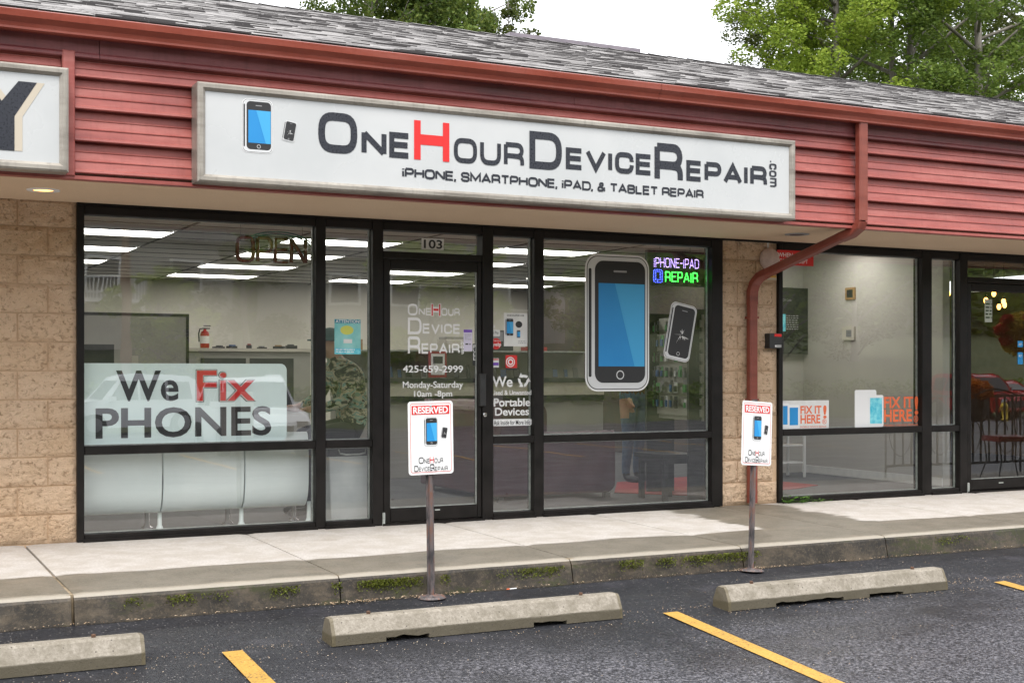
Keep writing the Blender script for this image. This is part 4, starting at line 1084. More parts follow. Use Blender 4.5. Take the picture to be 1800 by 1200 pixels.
# ---------------------------------------------------------------- interiors
M['iwall'] = pm('interior_cream_paint', (.66,.63,.55), (.70,.67,.59), 1, .8)
M['igrey'] = pm('interior_grey_paint', (.40,.38,.35), (.44,.42,.385), 1.2, .8)
M['tile'] = pm('ceiling_tile', (.56,.54,.50), (.62,.60,.56), 40, .9)
M['ifloor'] = pm('grey_carpet_tile', (.07,.072,.075), (.11,.112,.115), 60, .8, .3, 200)
M['tlight'] = pm('fluorescent_diffuser', (.8,.8,.8), emit=(1,.97,.90,3.2))
CZ = 2.60
def st(b, name, mat): return struct(b.build(name, mat))
st(MB().box(XL+.2, XR-.2, .1, 10.5, -.15, -.004), 'interior_floor', M['ifloor'])
st(MB().box(XL+.2, 13.7, 10.35, 10.49, -.0, 2.75), 'back_wall', M['iwall'])
st(MB().box(XL+.21, XL+.3, .11, 10.34, 0, 2.75), 'side_wall', M['iwall'])
# ceiling of lay-in tiles in a dark grid
ceil = st(MB().box(XL+.2, XR-.2, .22, 10.5, CZ+.012, CZ+.03), 'interior_ceiling', M['black'])
TX, TY = 1.22, .61
tm = {}; lightcells = set()
tile_me = MB().box(0, TX-.026, 0, TY-.026, 0, .012).mesh('ceiling_tile', M['tile'])
for i in range(8):
    for j in range(16):
        x, y = .25+i*TX, .3+j*TY
        if (i % 2 == 0) and j % 3 == 2: lightcells.add((i, j)); continue
        o = bpy.data.objects.new('ceiling_tile', tile_me); col.objects.link(o); o.parent = ceil; o.location = (x, y, CZ)
MB().box(XL+.2, .24, .25, 10.4, CZ, CZ+.011).build('ceiling_tile', M['tile'], ceil)
k = 0
ORD = ['first','second','third','fourth','fifth','sixth','seventh','eighth','ninth','tenth','eleventh','twelfth','thirteenth','fourteenth','fifteenth','sixteenth','seventeenth','eighteenth','nineteenth','twentieth','twenty-first','twenty-second','twenty-third','twenty-fourth','twenty-fifth']
for i, j in sorted(lightcells):
    x, y = .25+i*TX, .3+j*TY; k += 1
    t = thing('ceiling_light', '%s fluorescent ceiling panel from the front in the %s row from the left' % (ORD[j//3], ORD[i//2]), 'ceiling light', (x+.6, y+.3, CZ), group='fluorescent panels in the shop ceiling')
    MB().box(-.595, .595, -.28, .28, -.006, .006).build('diffuser', M['tlight'], t)
    f = MB(); f.box(-.58, .58, -.30, -.285, -.01, .01); f.box(-.58, .58, .285, .30, -.01, .01); f.build('frame', M['paper'], t)
g = MB()
for i in range(9): g.box(.25+i*TX-.022, .25+i*TX+.006, .25, 10.4, CZ-.006, CZ-.0005)
for j in range(17):
    for i in range(8): g.box(.25+i*TX+.0065, .25+(i+1)*TX-.0225, .3+j*TY-.022, .3+j*TY+.006, CZ-.006, CZ-.0005)
tag(g.build('ceiling_grid', pm('dark_grid', (.05,.048,.044), rough=.6), ceil), kind='stuff')
# partitions round the small room on the right, and the restaurant beyond
xr = 8.93
st(MB().box(PX0+.12, PX0+.2, .1, .36, 0, 2.6), 'partition_stub', M['iwall'])
b = MB(); b.add([(5.85,.36,0),(7.62,3.0,0),(7.68,2.9,0),(5.93,.36,0),(5.85,.36,2.6),(7.62,3.0,2.6),(7.68,2.9,2.6),(5.93,.36,2.6)], [(0,1,5,4),(3,7,6,2),(4,5,6,7),(0,4,7,3),(1,2,6,5)]); st(b, 'partition_wall', M['igrey'])
st(MB().box(7.62, xr+.1, 2.9, 3.0, 0, 2.6), 'room_back_wall', M['igrey'])
st(MB().box(xr, xr+.1, .62, 2.9, 0, 2.6), 'room_side_wall', M['igrey'])
bb_ = MB().box(xr-.012, xr, .62, 2.9, 0, .09).build('skirting_board', M['paper']); struct(bb_)
st(MB().box(xr+.1, xr+.16, 2.9, 10.3, 0, 2.6), 'restaurant_wall', pm('dark_restaurant_wall', (.05,.04,.035), (.08,.06,.05), 3, .7))
M['warm'] = pm('warm_bulb', (.9,.6,.2), emit=(1,.45,.1,3.5))
rl = thing('ceiling_light', 'ceiling light in the grey side room, hidden behind the window header', 'ceiling light', (7.6, 1.6, CZ-.01))
MB().box(-.6,.6,-.3,.3,-.01,.0).build('diffuser', M['tlight'], rl)

# counters and fittings of the repair shop
M['ctop'] = pm('counter_laminate', (.45,.42,.36), (.50,.47,.40), 4, .5)
M['cpanel'] = pm('grey_counter_panel', (.30,.29,.27), (.35,.34,.31), 2, .6)
M['dark'] = pm('dark_plastic', (.02,.022,.024), (.04,.04,.042), 8, .45)
dcn = thing('display_counter', 'long shop counter with black trim and a glass display case', 'counter', group=None)
cx0, cx1, cy0, cz0 = 3.55, 6.9, 4.2, 1.09
MB().box(cx0, cx1, cy0+.03, cy0+.55, 0, cz0-.16).build('base_panel', M['cpanel'], dcn)
MB().box(cx0, cx1, cy0+.01, cy0+.57, cz0-.155, cz0).build('upper_panel', M['ctop'], dcn)
MB().box(cx0-.01, cx1, cy0-.01, cy0+.56, cz0+.001, cz0+.05).build('black_edge', M['dark'], dcn)
MB().box(cx0, cx1, cy0, cy0+.03, cz0-.22, cz0-.16).build('black_edge', M['dark'], dcn)
gm, gt, gp_ = newmat('display_glass'); gt.nodes.remove(gp_)
a_ = N(gt, 'BsdfTransparent'); b_ = N(gt, 'BsdfGlossy', Roughness=.02); c_ = N(gt, 'MixShader'); c_.inputs[0].default_value = .12
L(gt, a_.outputs[0], c_.inputs[1]); L(gt, b_.outputs[0], c_.inputs[2]); L(gt, c_.outputs[0], gt.nodes['Material Output'].inputs[0])
gb = MB(); gb.add([(cx0,cy0+.04,cz0+.05),(cx1,cy0+.04,cz0+.05),(cx1,cy0+.04,cz0+.36),(cx0,cy0+.04,cz0+.36)], [(0,1,2,3)]); gb.build('case_glass', gm, dcn)
MB().box(cx0, cx1, cy0+.03, cy0+.52, cz0+.36, cz0+.375).build('case_top', M['bead'], dcn)
MB().box(cx0, cx1, cy0+.5, cy0+.52, cz0+.051, cz0+.359).build('case_back', M['cpanel'], dcn)
rr = random.Random(11)
itemcol = [pm('item_dark', (.05,.05,.055), rough=.3), pm('item_white', (.6,.6,.6), rough=.4), pm('item_grey', (.2,.2,.21), rough=.5), pm('item_red', (.3,.03,.03), rough=.5), pm('item_blue', (.05,.12,.3), rough=.4), pm('item_wood', (.3,.18,.08), rough=.6), pm('item_green', (.1,.3,.12), rough=.5)]
kinds = ['black smartphone standing upright inside the glass display case', 'white boxed phone accessory in the glass display case']
x = cx0+.08; n_ = 0
while x < 6.7:
    px_ = 900+FPX*((x-CAM.x)*cy-(cy0+.2-CAM.y)*sy)/((x-CAM.x)*sy+(cy0+.2-CAM.y)*cy)
    if px_ < 1034:
        t = thing('display_phone', '%s phone from the left end on show inside the glass display case' % ORD[n_], 'phone', (x, cy0+.22, cz0+.051), (R(-12), 0, R(rr.uniform(-15, 15))), group='phones in the display case')
        hh = rr.uniform(.11, .17); ww = rr.uniform(.05, .09)
        MB().prism(rrect(-ww/2, ww/2, 0, hh, .008, 3), 0, .009, 'y').build('phone_body', itemcol[rr.choice([0,0,1,2,2])], t)
        MB().poly([(-ww/2+.006, .012), (ww/2-.006, .012), (ww/2-.006, hh-.012), (-ww/2+.006, hh-.012)], -.0006).build('phone_glass', itemcol[rr.choice([0,2,4])], t)
        n_ += 1
    x += rr.uniform(.11, .24)
# things standing on the case
def item(name, label, cat, b, mats, loc, rot=(0,0,0)):
    t = thing(name, label, cat, loc, rot); 
    for nm, bb2, mm in b: bb2.build(nm, mm, t)
    return t
zc_ = cz0+.376
item('card_box', 'brown cardboard box on the display case at the left end', 'box', [('body', MB().box(-.09,.09,-.06,.06,0,.12), itemcol[5]), ('tape', MB().box(-.015,.015,-.0615,.0615,.0,.1215), M['ctop'])], None, (3.72, cy0+.25, zc_))
item('printer', 'cream desk printer on the display case behind the door', 'printer', [('body', MB().bbox(-.17,.17,-.13,.13,0,.13,.02), M['ctop']), ('lid', MB().box(-.15,.15,-.1,.12,.131,.16), M['cpanel']), ('tray', MB().box(-.1,.1,-.2,-.131,.03,.04), M['paper'])], None, (5.0, cy0+.28, zc_))
item('cash_register', 'dark cash register with small screen on the display case', 'register', [('base', MB().box(-.16,.16,-.14,.14,0,.09), M['dark']), ('screen', MB().box(-.12,.12,.02,.05,.095,.25), M['dark']), ('glass', MB().box(-.10,.10,.017,.0195,.115,.23), itemcol[2])], None, (5.55, cy0+.28, zc_))
item('red_tray', 'red tray of small parts on the display case', 'tray', [('tray', MB().box(-.14,.14,-.08,.08,0,.05), itemcol[3]), ('packets', MB().box(-.1,-.02,-.05,.03,.051,.10).box(.01,.09,-.04,.05,.051,.085), itemcol[5])], None, (6.05, cy0+.25, zc_))
item('notice_stand', 'dark red framed notice standing on the counter behind the door', 'notice', [('frame', MB().box(-.11,.11,-.01,.01,0,.30), itemcol[3]), ('sheet', MB().box(-.085,.085,-.012,-.0105,.03,.27), M['paper']), ('print', MB().box(-.06,.06,-.0135,-.0125,.16,.24), M['ink'])], None, (WX(766,4.1), 4.05, 1.15))
# left work counter with fire extinguisher
wk = thing('work_counter', 'tall grey work counter with pale top against the back left', 'counter')
MB().box(2.2, 3.72, 6.0, 6.6, 0, 1.46).build('body', M['cpanel'], wk); MB().box(2.16, 3.76, 5.97, 6.63, 1.461, 1.50).build('top', M['ctop'], wk)
MB().box(2.35, 2.9, 5.985, 5.999, .75, 1.38).box(2.95, 3.5, 5.985, 5.999, .75, 1.38).build('shelf_opening', M['dark'], wk)
M['extred'] = pm('extinguisher_red', (.35,.02,.015), rough=.3)
fe = thing('fire_extinguisher', 'small red and white fire extinguisher on the work counter', 'fire extinguisher', (WX(360, 6.25), 6.25, 1.50))
MB().lathe([(.0,0),(.052,.004),(.055,.02),(.055,.17),(.045,.20),(.02,.215),(.018,.235)], (0,0,0), 18).build('cylinder', M['extred'], fe, smooth=True)
MB().lathe([(.0556,.06),(.0556,.15)], (0,0,0), 18).build('paper_band', M['paper'], fe)
MB().box(-.015,.06,-.012,.012,.236,.25).box(-.015,.07,-.01,.01,.27,.28).build('lever', M['dark'], fe)
MB().tube([(-.01,0,.245),(-.06,0,.235),(-.075,0,.18),(-.07,0,.08)], .009, 6).build('hose', M['dark'], fe)
for k in range(6):
    item('tool', '%s small dark tool from the fire extinguisher on the work counter' % ORD[k], 'tool', [('body', MB().box(-.07,.07,-.03,.03,0,.02+.012*(k%3)), M['dark']), ('grip', MB().box(-.03,.05,-.02,.02,.021+.012*(k%3),.035+.012*(k%3)), itemcol[[0,4,3,2,5,0][k]])], None, (2.62+.19*k, 6.2+.1*(k%2), 1.501), (0,0,R(35*k)))['group'] = 'tools on the work counter'
dk = thing('desk_screen', 'tall dark grey partition screen at the back left of the shop', 'partition')
DX = WX(332, 5.0)
MB().box(.6, DX-.03, 5.0, 5.05, .05, 1.83).build('panel', M['cpanel'], dk)
f = MB(); f.box(.57,DX,4.99,5.06,1.831,1.86); f.box(DX-.029,DX,4.99,5.06,.05,1.83); f.box(.7,.75,4.9,5.15,0,.049); f.box(DX-.15,DX-.1,4.9,5.15,0,.049); f.build('frame', M['dark'], dk)
MB().box(1.35, 1.42, 4.992, 4.999, 1.28, 1.39).build('socket', M['ctop'], dk)
mo = thing('monitor', 'dark monitor seen from behind at the far left', 'monitor', (.62, 3.4, 0))
MB().box(-.25,.25,-.02,.02,1.22,1.48).build('casing', M['dark'], mo); MB().box(-.03,.03,.021,.05,.9,1.3).build('neck', M['dark'], mo); MB().box(-.16,.16,-.1,.12,.88,.9).build('foot', M['dark'], mo)
dsk = thing('desk', 'low pale desk behind the frosted sign', 'desk'); MB().box(.1,1.4,3.2,3.8,.84,.875).build('top', M['ctop'], dsk)
for lx, ly in ((.14,3.24),(1.36,3.24),(.14,3.76),(1.36,3.76)): MB().box(lx-.02,lx+.02,ly-.02,ly+.02,0,.84).build('leg', M['dark'], dsk)

# white curved waiting bench behind the left window
M['benchwhite'] = pm('white_moulded_plastic', (.72,.78,.76), (.78,.83,.81), 2, .45)
bn = thing('waiting_bench', 'white moulded bench of three joined seats seen from behind', 'bench')
prof = []
for i in range(15):
    a = i/14
    prof.append((.24+.10*math.cos(R(-60+a*75))*-1+.1-(.03*math.sin(a*3.1)), 0))
def bench_prof():
    pts = [(.62,.44),(.50,.27),(.40,.165),(.32,.150),(.26,.17),(.215,.23),(.19,.33),(.185,.45),(.19,.58),(.205,.70),(.23,.735),(.26,.735),(.245,.68),(.235,.55),(.24,.45),(.28,.43),(.60,.45)]
    out = []
    for i in range(len(pts)):
        p0, p1, p2, p3 = [Vector(pts[(i+k) % len(pts)]) for k in (-1,0,1,2)]
        for q in (0, .25, .5, .75): out.append(tuple(.5*((2*p1)+(p2-p0)*q+(2*p0-5*p1+4*p2-p3)*q*q+(3*p1-p0-3*p2+p3)*q**3)))
    return out
X3 = [.02, WX(286,.19), WX(430,.19), xs_['c']+.02]
for a in range(3):
    b = MB(); b.strip(bench_prof(), X3[a]+.006, X3[a+1]-.006, closed=True, n=1); k = len(bench_prof())
    for off in (0, k):
        n0 = len(b.v); b.v += b.v[off:off+k]; b.f.append(tuple(range(n0, n0+k)) if off == 0 else tuple(range(n0+k-1, n0-1, -1))); b.m.append(0)
    b.build('seat_shell', M['benchwhite'], bn, smooth=True)
for xx in (WX(282,.3), WX(426,.3), WX(545,.3), .08):
    MB().lathe([(.075,0),(.07,.006),(.03,.02),(.018,.05),(.015,.18)], (xx,.33,0), 16).build('pedestal', M['benchwhite'], bn, smooth=True)
for xx in (WX(250,.8), WX(390,.8), WX(505,.8)):
    MB().lathe([(.05,0),(.045,.006),(.02,.03),(.016,.3)], (xx,.62,0), 12).build('pedestal', M['chrome'], bn, smooth=True)
# grey bin
bi = thing('recycling_tub', 'pale grey plastic tub with dark lid behind the narrow lower pane', 'bin', (0,0,0))
tx0, tx1 = WX(573,.2), WX(650,.2)
b = MB(); b.add([(tx0+.03,.16,.02),(tx1-.03,.16,.02),(tx1-.02,.5,.02),(tx0+.02,.5,.02),(tx0+.0,.13,.55),(tx1,.13,.55),(tx1,.53,.55),(tx0,.53,.55)], [(0,3,2,1),(4,5,6,7),(0,1,5,4),(1,2,6,5),(2,3,7,6),(3,0,4,7)])
b.build('tub', pm('grey_translucent_plastic', (.42,.44,.44), (.50,.52,.51), 5, .45), bi, bevel=.01)
MB().bbox(tx0-.01, tx1+.01, .115, .55, .545, .615, .01).build('lid', M['dark'], bi)
MB().tube([(tx0+.07,.105,.60),(tx0+.08,.095,.57),(tx0+.13,.092,.56),(tx1-.13,.092,.56),(tx1-.08,.095,.57),(tx1-.07,.105,.60)], .007, 6).build('handle', M['bead'], bi)
cl = MB(); n = 18
for i in range(n+1):
    for j in range(7):
        cl.v.append((tx0-.01+(tx1-tx0+.02)*i/n, .14+.36*j/6, .622+.02*mnoise.noise(Vector((i*.7,j*.9,2)))+.012*(1 if j in (0,) else 2)))
cl.f = [(i*7+j, (i+1)*7+j, (i+1)*7+j+1, i*7+j+1) for i in range(n) for j in range(6)]; cl.m = [0]*len(cl.f)
tag(cl.build('plastic_wrap', pm('crinkled_clear_wrap', (.5,.53,.53), (.68,.7,.7), 30, .25, .8, 60)), 'crinkled sheet of clear wrap lying on the grey tub', 'plastic wrap')

# maroon leather seat, table, mats
M['leather'] = pm('maroon_leather', (.075,.028,.035), (.11,.042,.05), 5, .45, .4, 60)
sf = thing('leather_sofa', 'dark maroon leather sofa seen from its side behind the right window', 'sofa')
sx_0, sx_1 = WX(864, 1.2), WX(1078, 1.2)
MB().prism(rrect(sx_0, sx_0+.62, .05, .93, .12, 5, (0,1,1,0)), 1.25, 2.9, 'y').build('backrest', M['leather'], sf, bevel=.02)
MB().prism(rrect(sx_0+.0, sx_1, .05, .60, .1, 5, (1,1,0,0)), 1.15, 1.245, 'y').build('armrest', M['leather'], sf, bevel=.02)
MB().prism(rrect(sx_0+.625, sx_1+.02, .05, .42, .08, 5, (1,1,0,0)), 1.25, 2.9, 'y').build('seat_base', M['leather'], sf, bevel=.02)
b = MB(); n = 22
for i in range(n+1):
    for j in range(8):
        b.v.append((sx_0+.5+(sx_1-sx_0-.5)*i/n, 1.14+.13*j/7, .60+.045*math.sin(j/7*3.14)+.02*mnoise.noise(Vector((i*.8, j*.6, 1)))))
b.f = [(i*8+j, (i+1)*8+j, (i+1)*8+j+1, i*8+j+1) for i in range(n) for j in range(7)]; b.m = [0]*len(b.f)
b.build('arm_padding', M['leather'], sf, smooth=True)
for xx, yy in ((sx_0+.08,1.2),(sx_1-.08,1.2),(sx_0+.08,2.8),(sx_1-.08,2.8)): MB().box(xx-.03,xx+.03,yy-.03,yy+.03,0,.049).build('foot', M['dark'], sf)
tb_ = thing('side_table', 'small black side table at the right end of the shop window', 'table')
a0 = WZ(1158, 880, 0); ta, tc_, td, te = a0[0], a0[0]+.36, .55, 1.0
MB().box(ta-.03, tc_+.03, td-.03, te+.03, .40, .44).build('tabletop', M['dark'], tb_)
MB().box(ta, tc_, td, te, .35, .399).build('apron', M['dark'], tb_)
for xx in (ta, tc_-.045):
    for yy in (td, te-.045): MB().box(xx, xx+.045, yy, yy+.045, 0, .349).build('leg', M['dark'], tb_)
M['redmat'] = pm('red_mat', (.28,.035,.04), (.34,.05,.05), 30, .9, .4, 200)
mq = [WZ(1080, 866, 0), WZ(1238, 872, 0), WZ(1238, 836, 0), WZ(1085, 848, 0)]
b = MB(); b.add([(a,c,.0) for a,c in mq]+[(a,c,.008) for a,c in mq], [(3,2,1,0),(4,5,6,7),(0,1,5,4),(1,2,6,5),(2,3,7,6),(3,0,4,7)])
tag(b.build('floor_mat', M['redmat']), 'red mat on the floor under the black side table', 'mat')
mq = [WZ(1374, 861, 0), WZ(1400, 859, 0), WZ(1438, 853, 0), WZ(1374, 847, 0)]
b = MB(); b.add([(a,c,.0) for a,c in mq]+[(a,c,.008) for a,c in mq], [(3,2,1,0),(4,5,6,7),(0,1,5,4),(1,2,6,5),(2,3,7,6),(3,0,4,7)])
tag(b.build('floor_mat', M['redmat']), 'red mat on the floor of the grey room right of the pillar', 'mat')
# accessories hung on a display panel
dp = thing('slatwall', 'dark slatted display panel at the right end of the shop window', 'display panel')
pA, pB = Vector((WX(1150, 1.5), 1.5, 0)), Vector((WX(1232, .42), .42, 0)); dv = (pB-pA); ln = dv.length; dn = dv.normalized(); nn_ = Vector((dn.y, -dn.x, 0))
ang = math.atan2(dn.y, dn.x)
def slat(z0, z1, off, th, mat, nm): 
    o = MB().box(0, ln, off, off+th, z0, z1).build(nm, mat, dp); o.location = pA; o.rotation_euler = (0,0,ang)
slat(.75, 1.75, .02, .02, M['cpanel'], 'board')
for k in range(9): slat(.79+k*.105, .86+k*.105, .0, .019, M['cpanel'], 'slat')
for k in range(2): MB().box(-.02,.02,-.15,.15,0,1.8).build('upright', M['dark'], dp, loc=pA+dn*(.05+k*(ln-.1))-nn_*.04, rot=(0,0,ang+math.pi/2*0))
for r_i in range(6):
    for c_i in range(10):
        if rr.random() < .12: continue
        q = pA+dn*(.06+c_i*(ln-.12)/9)+nn_*.03
        t = thing('accessory_pack', '%s accessory pack from the left in the %s row up on the slatted display panel' % (ORD[c_i], ORD[r_i]), 'accessory pack', (q.x, q.y, .86+r_i*.15), (0,0,ang+R(rr.uniform(-12,12))), group='accessory packs on the display panel')
        hh = rr.uniform(.09,.13); ww = rr.uniform(.05,.075)
        MB().box(-ww/2, ww/2, -.004, 0, 0, hh).build('card', itemcol[rr.choice([0,0,2,2,1,6])], t)
        MB().box(-ww/2+.01, ww/2-.01, -.018, -.0045, .01, hh*.65).build('blister', itemcol[rr.choice([0,1,2,4,6])], t)

# small grey room fittings
tv = thing('wall_screen', 'black wall screen with faint text at the left of the grey room', 'screen')
YT = 2.8; x0, z1 = WY(1372, 505, YT); x1, z0 = WY(1421, 622, YT); x0 = 7.9
MB().bbox(x0, x1, YT, YT+.06, z0, z1, .01).build('casing', M['black'], tv); MB().box(x0+.2, x1-.2, YT+.061, 2.899, z0+.2, z1-.2).build('bracket', M['black'], tv)
px_text('screen_text', ht('QR Code', 0), M['grey'], tv, YT-.002, 1376, 1391, 525, 530)
lines_of_print('screen_text', M['grey'], tv, YT-.002, WX(1382,YT), WX(1403,YT), WY(1390,580,YT)[1], WY(1390,553,YT)[1], 7, 4)
sheet('blue_label', M['cyan'], tv, YT-.003, 1373, 1381, 552, 582)
th = thing('thermostat', 'pale wall thermostat in the grey room', 'thermostat'); YB = 0
def onside(px, py):   # point on the room side wall
    d = ray(px, py); t_ = (xr-CAM.x)/d.x; p = CAM+d*t_; return p
p = onside(1494, 586); MB().box(xr-.03, xr, p.y-.10, p.y+.10, p.z-.075, p.z+.075).build('case', M['ctop'], th); MB().box(xr-.032, xr-.0305, p.y-.06, p.y+.03, p.z-.04, p.z+.04).build('display', itemcol[2], th)
pq = thing('brown_plaque', 'small dark brown plaque high on the grey room wall', 'plaque'); p = onside(1496, 516); MB().box(xr-.02, xr, p.y-.08, p.y+.08, p.z-.07, p.z+.07).build('plate', itemcol[5], pq); MB().box(xr-.022, xr-.0205, p.y-.05, p.y+.05, p.z-.045, p.z+.045).build('inset', M['ink'], pq)
shf = thing('shelf_frame', 'white metal shelf frame standing in the grey room', 'shelf')
q = WZ(1414, 838, 0); x1 = q[0]; y1 = q[1]
for xx in (x1-.5, x1): 
    for yy in (y1, y1+.3): MB().box(xx-.012, xx+.012, yy-.012, yy+.012, 0, .64).build('leg', M['white'], shf)
for zz in (.16, .36, .62): MB().box(x1-.51, x1+.01, y1-.0+.013, y1+.29, zz, zz+.015).build('shelf', M['white'], shf)
# restaurant bulbs and low light
for k, (px, py, Y) in enumerate([(1667,516,3.0),(1661,541,3.4),(1733,528,2.5),(1747,516,2.6),(1764,530,2.6),(1756,539,3.1),(1766,536,3.3)]):
    x, z = WY(px, py, Y)
    t = thing('pendant_bulb', ['glowing pendant bulb seen high in the narrow light beside the restaurant door','glowing pendant bulb seen low in the narrow light beside the restaurant door','pendant bulb beside the white hanging notice','uppermost pendant bulb behind the restaurant door','third pendant bulb from the left behind the restaurant door','lowest pendant bulb behind the restaurant door','rightmost and farthest pendant bulb behind the restaurant door'][k], 'pendant lamp', (x, Y, z), group='pendant bulbs in the restaurant')
    MB().blob((0,0,0), .028, 6, sq=(1,1,1.5)).build('bulb', M['warm'], t, smooth=True); MB().lathe([(.014,.035),(.014,.08),(.003,.085)], (0,0,0), 10).build('socket', M['dark'], t)
    MB().tube([(0,0,.08),(0,0,CZ-z)], .003, 4).build('cord', M['dark'], t)
ps = thing('hanging_notice', 'white paper notice hung just inside the restaurant door', 'notice'); _, q = sheet('sheet', M['paper'], ps, .15, 1731, 1744, 526, 566); lines_of_print('print', M['ink'], ps, .148, q[0]+.01, q[1]-.01, q[2]+.03, q[3]-.03, 5, 2)
for k, (tp, bt) in enumerate(((599, 610), (619, 640))):
    t, q, Y = poster('alarm_sticker', ['small blue security sticker on the restaurant door', 'tall blue and white security sticker low on the restaurant door'][k], 'sticker', 'phoneblue', 1789, 1798, tp, bt, Y=-.002)
    px_text('lettering', ht('ADT', .02), M['white'], t, Y-.001, 1790.5, 1796.5, tp+4, tp+8)

# ---------------------------------------------------------------- people
def skin_mesh(name, J, E, mats, assign, parent, sub=2):
    me = bpy.data.meshes.new(name); idx = {k: i for i, k in enumerate(J)}
    me.from_pydata([J[k][0] for k in J], [(idx[a], idx[b]) for a, b in E], []); o = bpy.data.objects.new(name, me); col.objects.link(o)
    s = o.modifiers.new('skin', 'SKIN'); s.use_smooth_shade = True; sb = o.modifiers.new('sub', 'SUBSURF'); sb.levels = sb.render_levels = sub
    for k, i in idx.items():
        r = J[k][1]; v = me.skin_vertices[0].data[i]; v.radius = (r, r) if not isinstance(r, tuple) else r; v.use_root = (k == list(J)[0])
    dg = bpy.context.evaluated_depsgraph_get(); dg.update()
    nm = bpy.data.meshes.new_from_object(o.evaluated_get(dg)); bpy.data.objects.remove(o)
    nm.name = name; nm.materials.clear()
    for m_ in mats: nm.materials.append(m_)
    for f in nm.polygons: f.material_index = assign(f.center); f.use_smooth = True
    o = bpy.data.objects.new(name, nm); col.objects.link(o); o.parent = parent; return o
def mk_camo():
    m, t, p = newmat('camouflage_cloth'); v = scaled(t, pos(t), 1, 1, 1.8)
    a = noise(t, v, 7, 3, .6, 1.2); b = noise(t, scaled(t, v, 1.1, 1.3, 1.2), 9, 3, .6, 1)
    c = ramp(t, a, [(.38, (.03,.033,.025)), (.43, (.16,.17,.10)), (.50, (.52,.44,.31)), (.58, (.14,.30,.26)), (.7, (.40,.33,.22))])
    t_ = t.nodes[-1] if False else None
    c = mixc(t, ramp(t, b, [(.58, g1(0)), (.60, g1(1))]), c, (.03,.032,.025)); L(t, c, p.inputs['Base Color']); p.inputs['Roughness'].default_value = .85; return m
M['camo'] = mk_camo(); M['skin'] = pm('skin', (.42,.24,.17), rough=.5); M['trouser'] = pm('black_trousers', (.012,.012,.014), (.02,.02,.022), 20, .8)
M['jeans'] = pm('blue_jeans', (.05,.09,.15), (.08,.13,.20), 30, .85); M['maroonshirt'] = pm('maroon_shirt', (.07,.02,.02), (.10,.03,.03), 8, .85); M['hair'] = pm('dark_hair', (.02,.015,.012), rough=.7)
# seated person, leaning forward to the left
P1 = thing('person', 'person in camouflage jacket and green cap sitting behind the glass left of the door', 'person', (2.42, .98, 0))
J = {'hip': ((.06,0,.74),(.17,.15)), 'waist': ((.03,.0,.90),(.165,.145)), 'chest': ((-.03,-.02,1.10),(.19,.15)), 'shb': ((-.10,-.03,1.25),(.13,.11)), 'neck': ((-.16,-.05,1.33),.06), 'head0': ((-.19,-.07,1.39),.075), 'head1': ((-.22,-.08,1.47),.092), 'head2': ((-.21,-.08,1.55),.07), 'nose': ((-.32,-.10,1.455),.014),
     'shR': ((-.05,-.17,1.22),.085), 'elR': ((-.12,-.25,.97),.062), 'wrR': ((-.36,-.24,.90),.038), 'haR': ((-.44,-.22,.90),.035),
     'shL': ((-.14,.16,1.22),.085), 'elL': ((-.22,.22,.98),.062), 'wrL': ((-.42,.16,.90),.038), 'haL': ((-.5,.14,.90),.035),
     'hR': ((-.02,-.11,.70),.11), 'kR': ((-.42,-.13,.68),.075), 'aR': ((-.40,-.13,.28),.045), 'fR': ((-.42,-.13,.05),.04), 'tR': ((-.60,-.13,.03),.035),
     'hL': ((-.02,.11,.70),.11), 'kL': ((-.42,.13,.68),.075), 'aL': ((-.36,.13,.28),.045), 'fL': ((-.38,.13,.05),.04), 'tL': ((-.56,.13,.03),.035)}
E = [('hip','waist'),('waist','chest'),('chest','shb'),('shb','neck'),('neck','head0'),('head0','head1'),('head1','head2'),('head1','nose'),('shb','shR'),('shR','elR'),('elR','wrR'),('wrR','haR'),('shb','shL'),('shL','elL'),('elL','wrL'),('wrL','haL'),
     ('hip','hR'),('hR','kR'),('kR','aR'),('aR','fR'),('fR','tR'),('hip','hL'),('hL','kL'),('kL','aL'),('aL','fL'),('fL','tL')]
for sd_, w_, h_ in (('R', (-.44,-.22,.90), -1), ('L', (-.5,.14,.90), 1)):
    for q in range(4):
        J['f%s%d' % (sd_, q)] = ((w_[0]-.05, w_[1]-.03+.02*q, w_[2]+.005), .010); J['g%s%d' % (sd_, q)] = ((w_[0]-.085+.006*abs(q-1.5), w_[1]-.032+.021*q, w_[2]-.015), .009)
        E += [('ha'+sd_, 'f%s%d' % (sd_, q)), ('f%s%d' % (sd_, q), 'g%s%d' % (sd_, q))]
    J['th'+sd_] = ((w_[0]-.03, w_[1]-.045*h_*-1 if False else w_[1]+.045*(-h_), w_[2]+.01), .011); E.append(('ha'+sd_, 'th'+sd_))
def asg(c):
    if c.z > 1.335 or (c.x < -.40 and c.z > .84): return 0
    if c.z > .80 or (c.x > -.02 and c.z > .77): return 1
    return 2 if c.z > .08 else 3
skin_mesh('body', J, E, [M['skin'], M['camo'], M['trouser'], M['dark']], asg, P1)
cp = MB(); cp.lathe([(.104,-.015),(.106,.02),(.096,.06),(.06,.09),(.005,.1)], (-.21,-.08,1.49), 20); cp.build('cap', pm('green_cap', (.02,.10,.08), rough=.8), P1, smooth=True)
MB().prism(rrect(-.40, -.29, -.15, -.01, .04), 1.475, 1.487, 'z').build('cap_peak', pm('green_cap_peak', (.02,.08,.07), rough=.8), P1)
for yy in (-.045, -.115): MB().blob((-.305, yy, 1.475), .011, 5).build('eye', M['ink'], P1, smooth=True)
stl = thing('stool', 'dark stool under the person in the camouflage jacket', 'stool', (2.48, .98, 0))
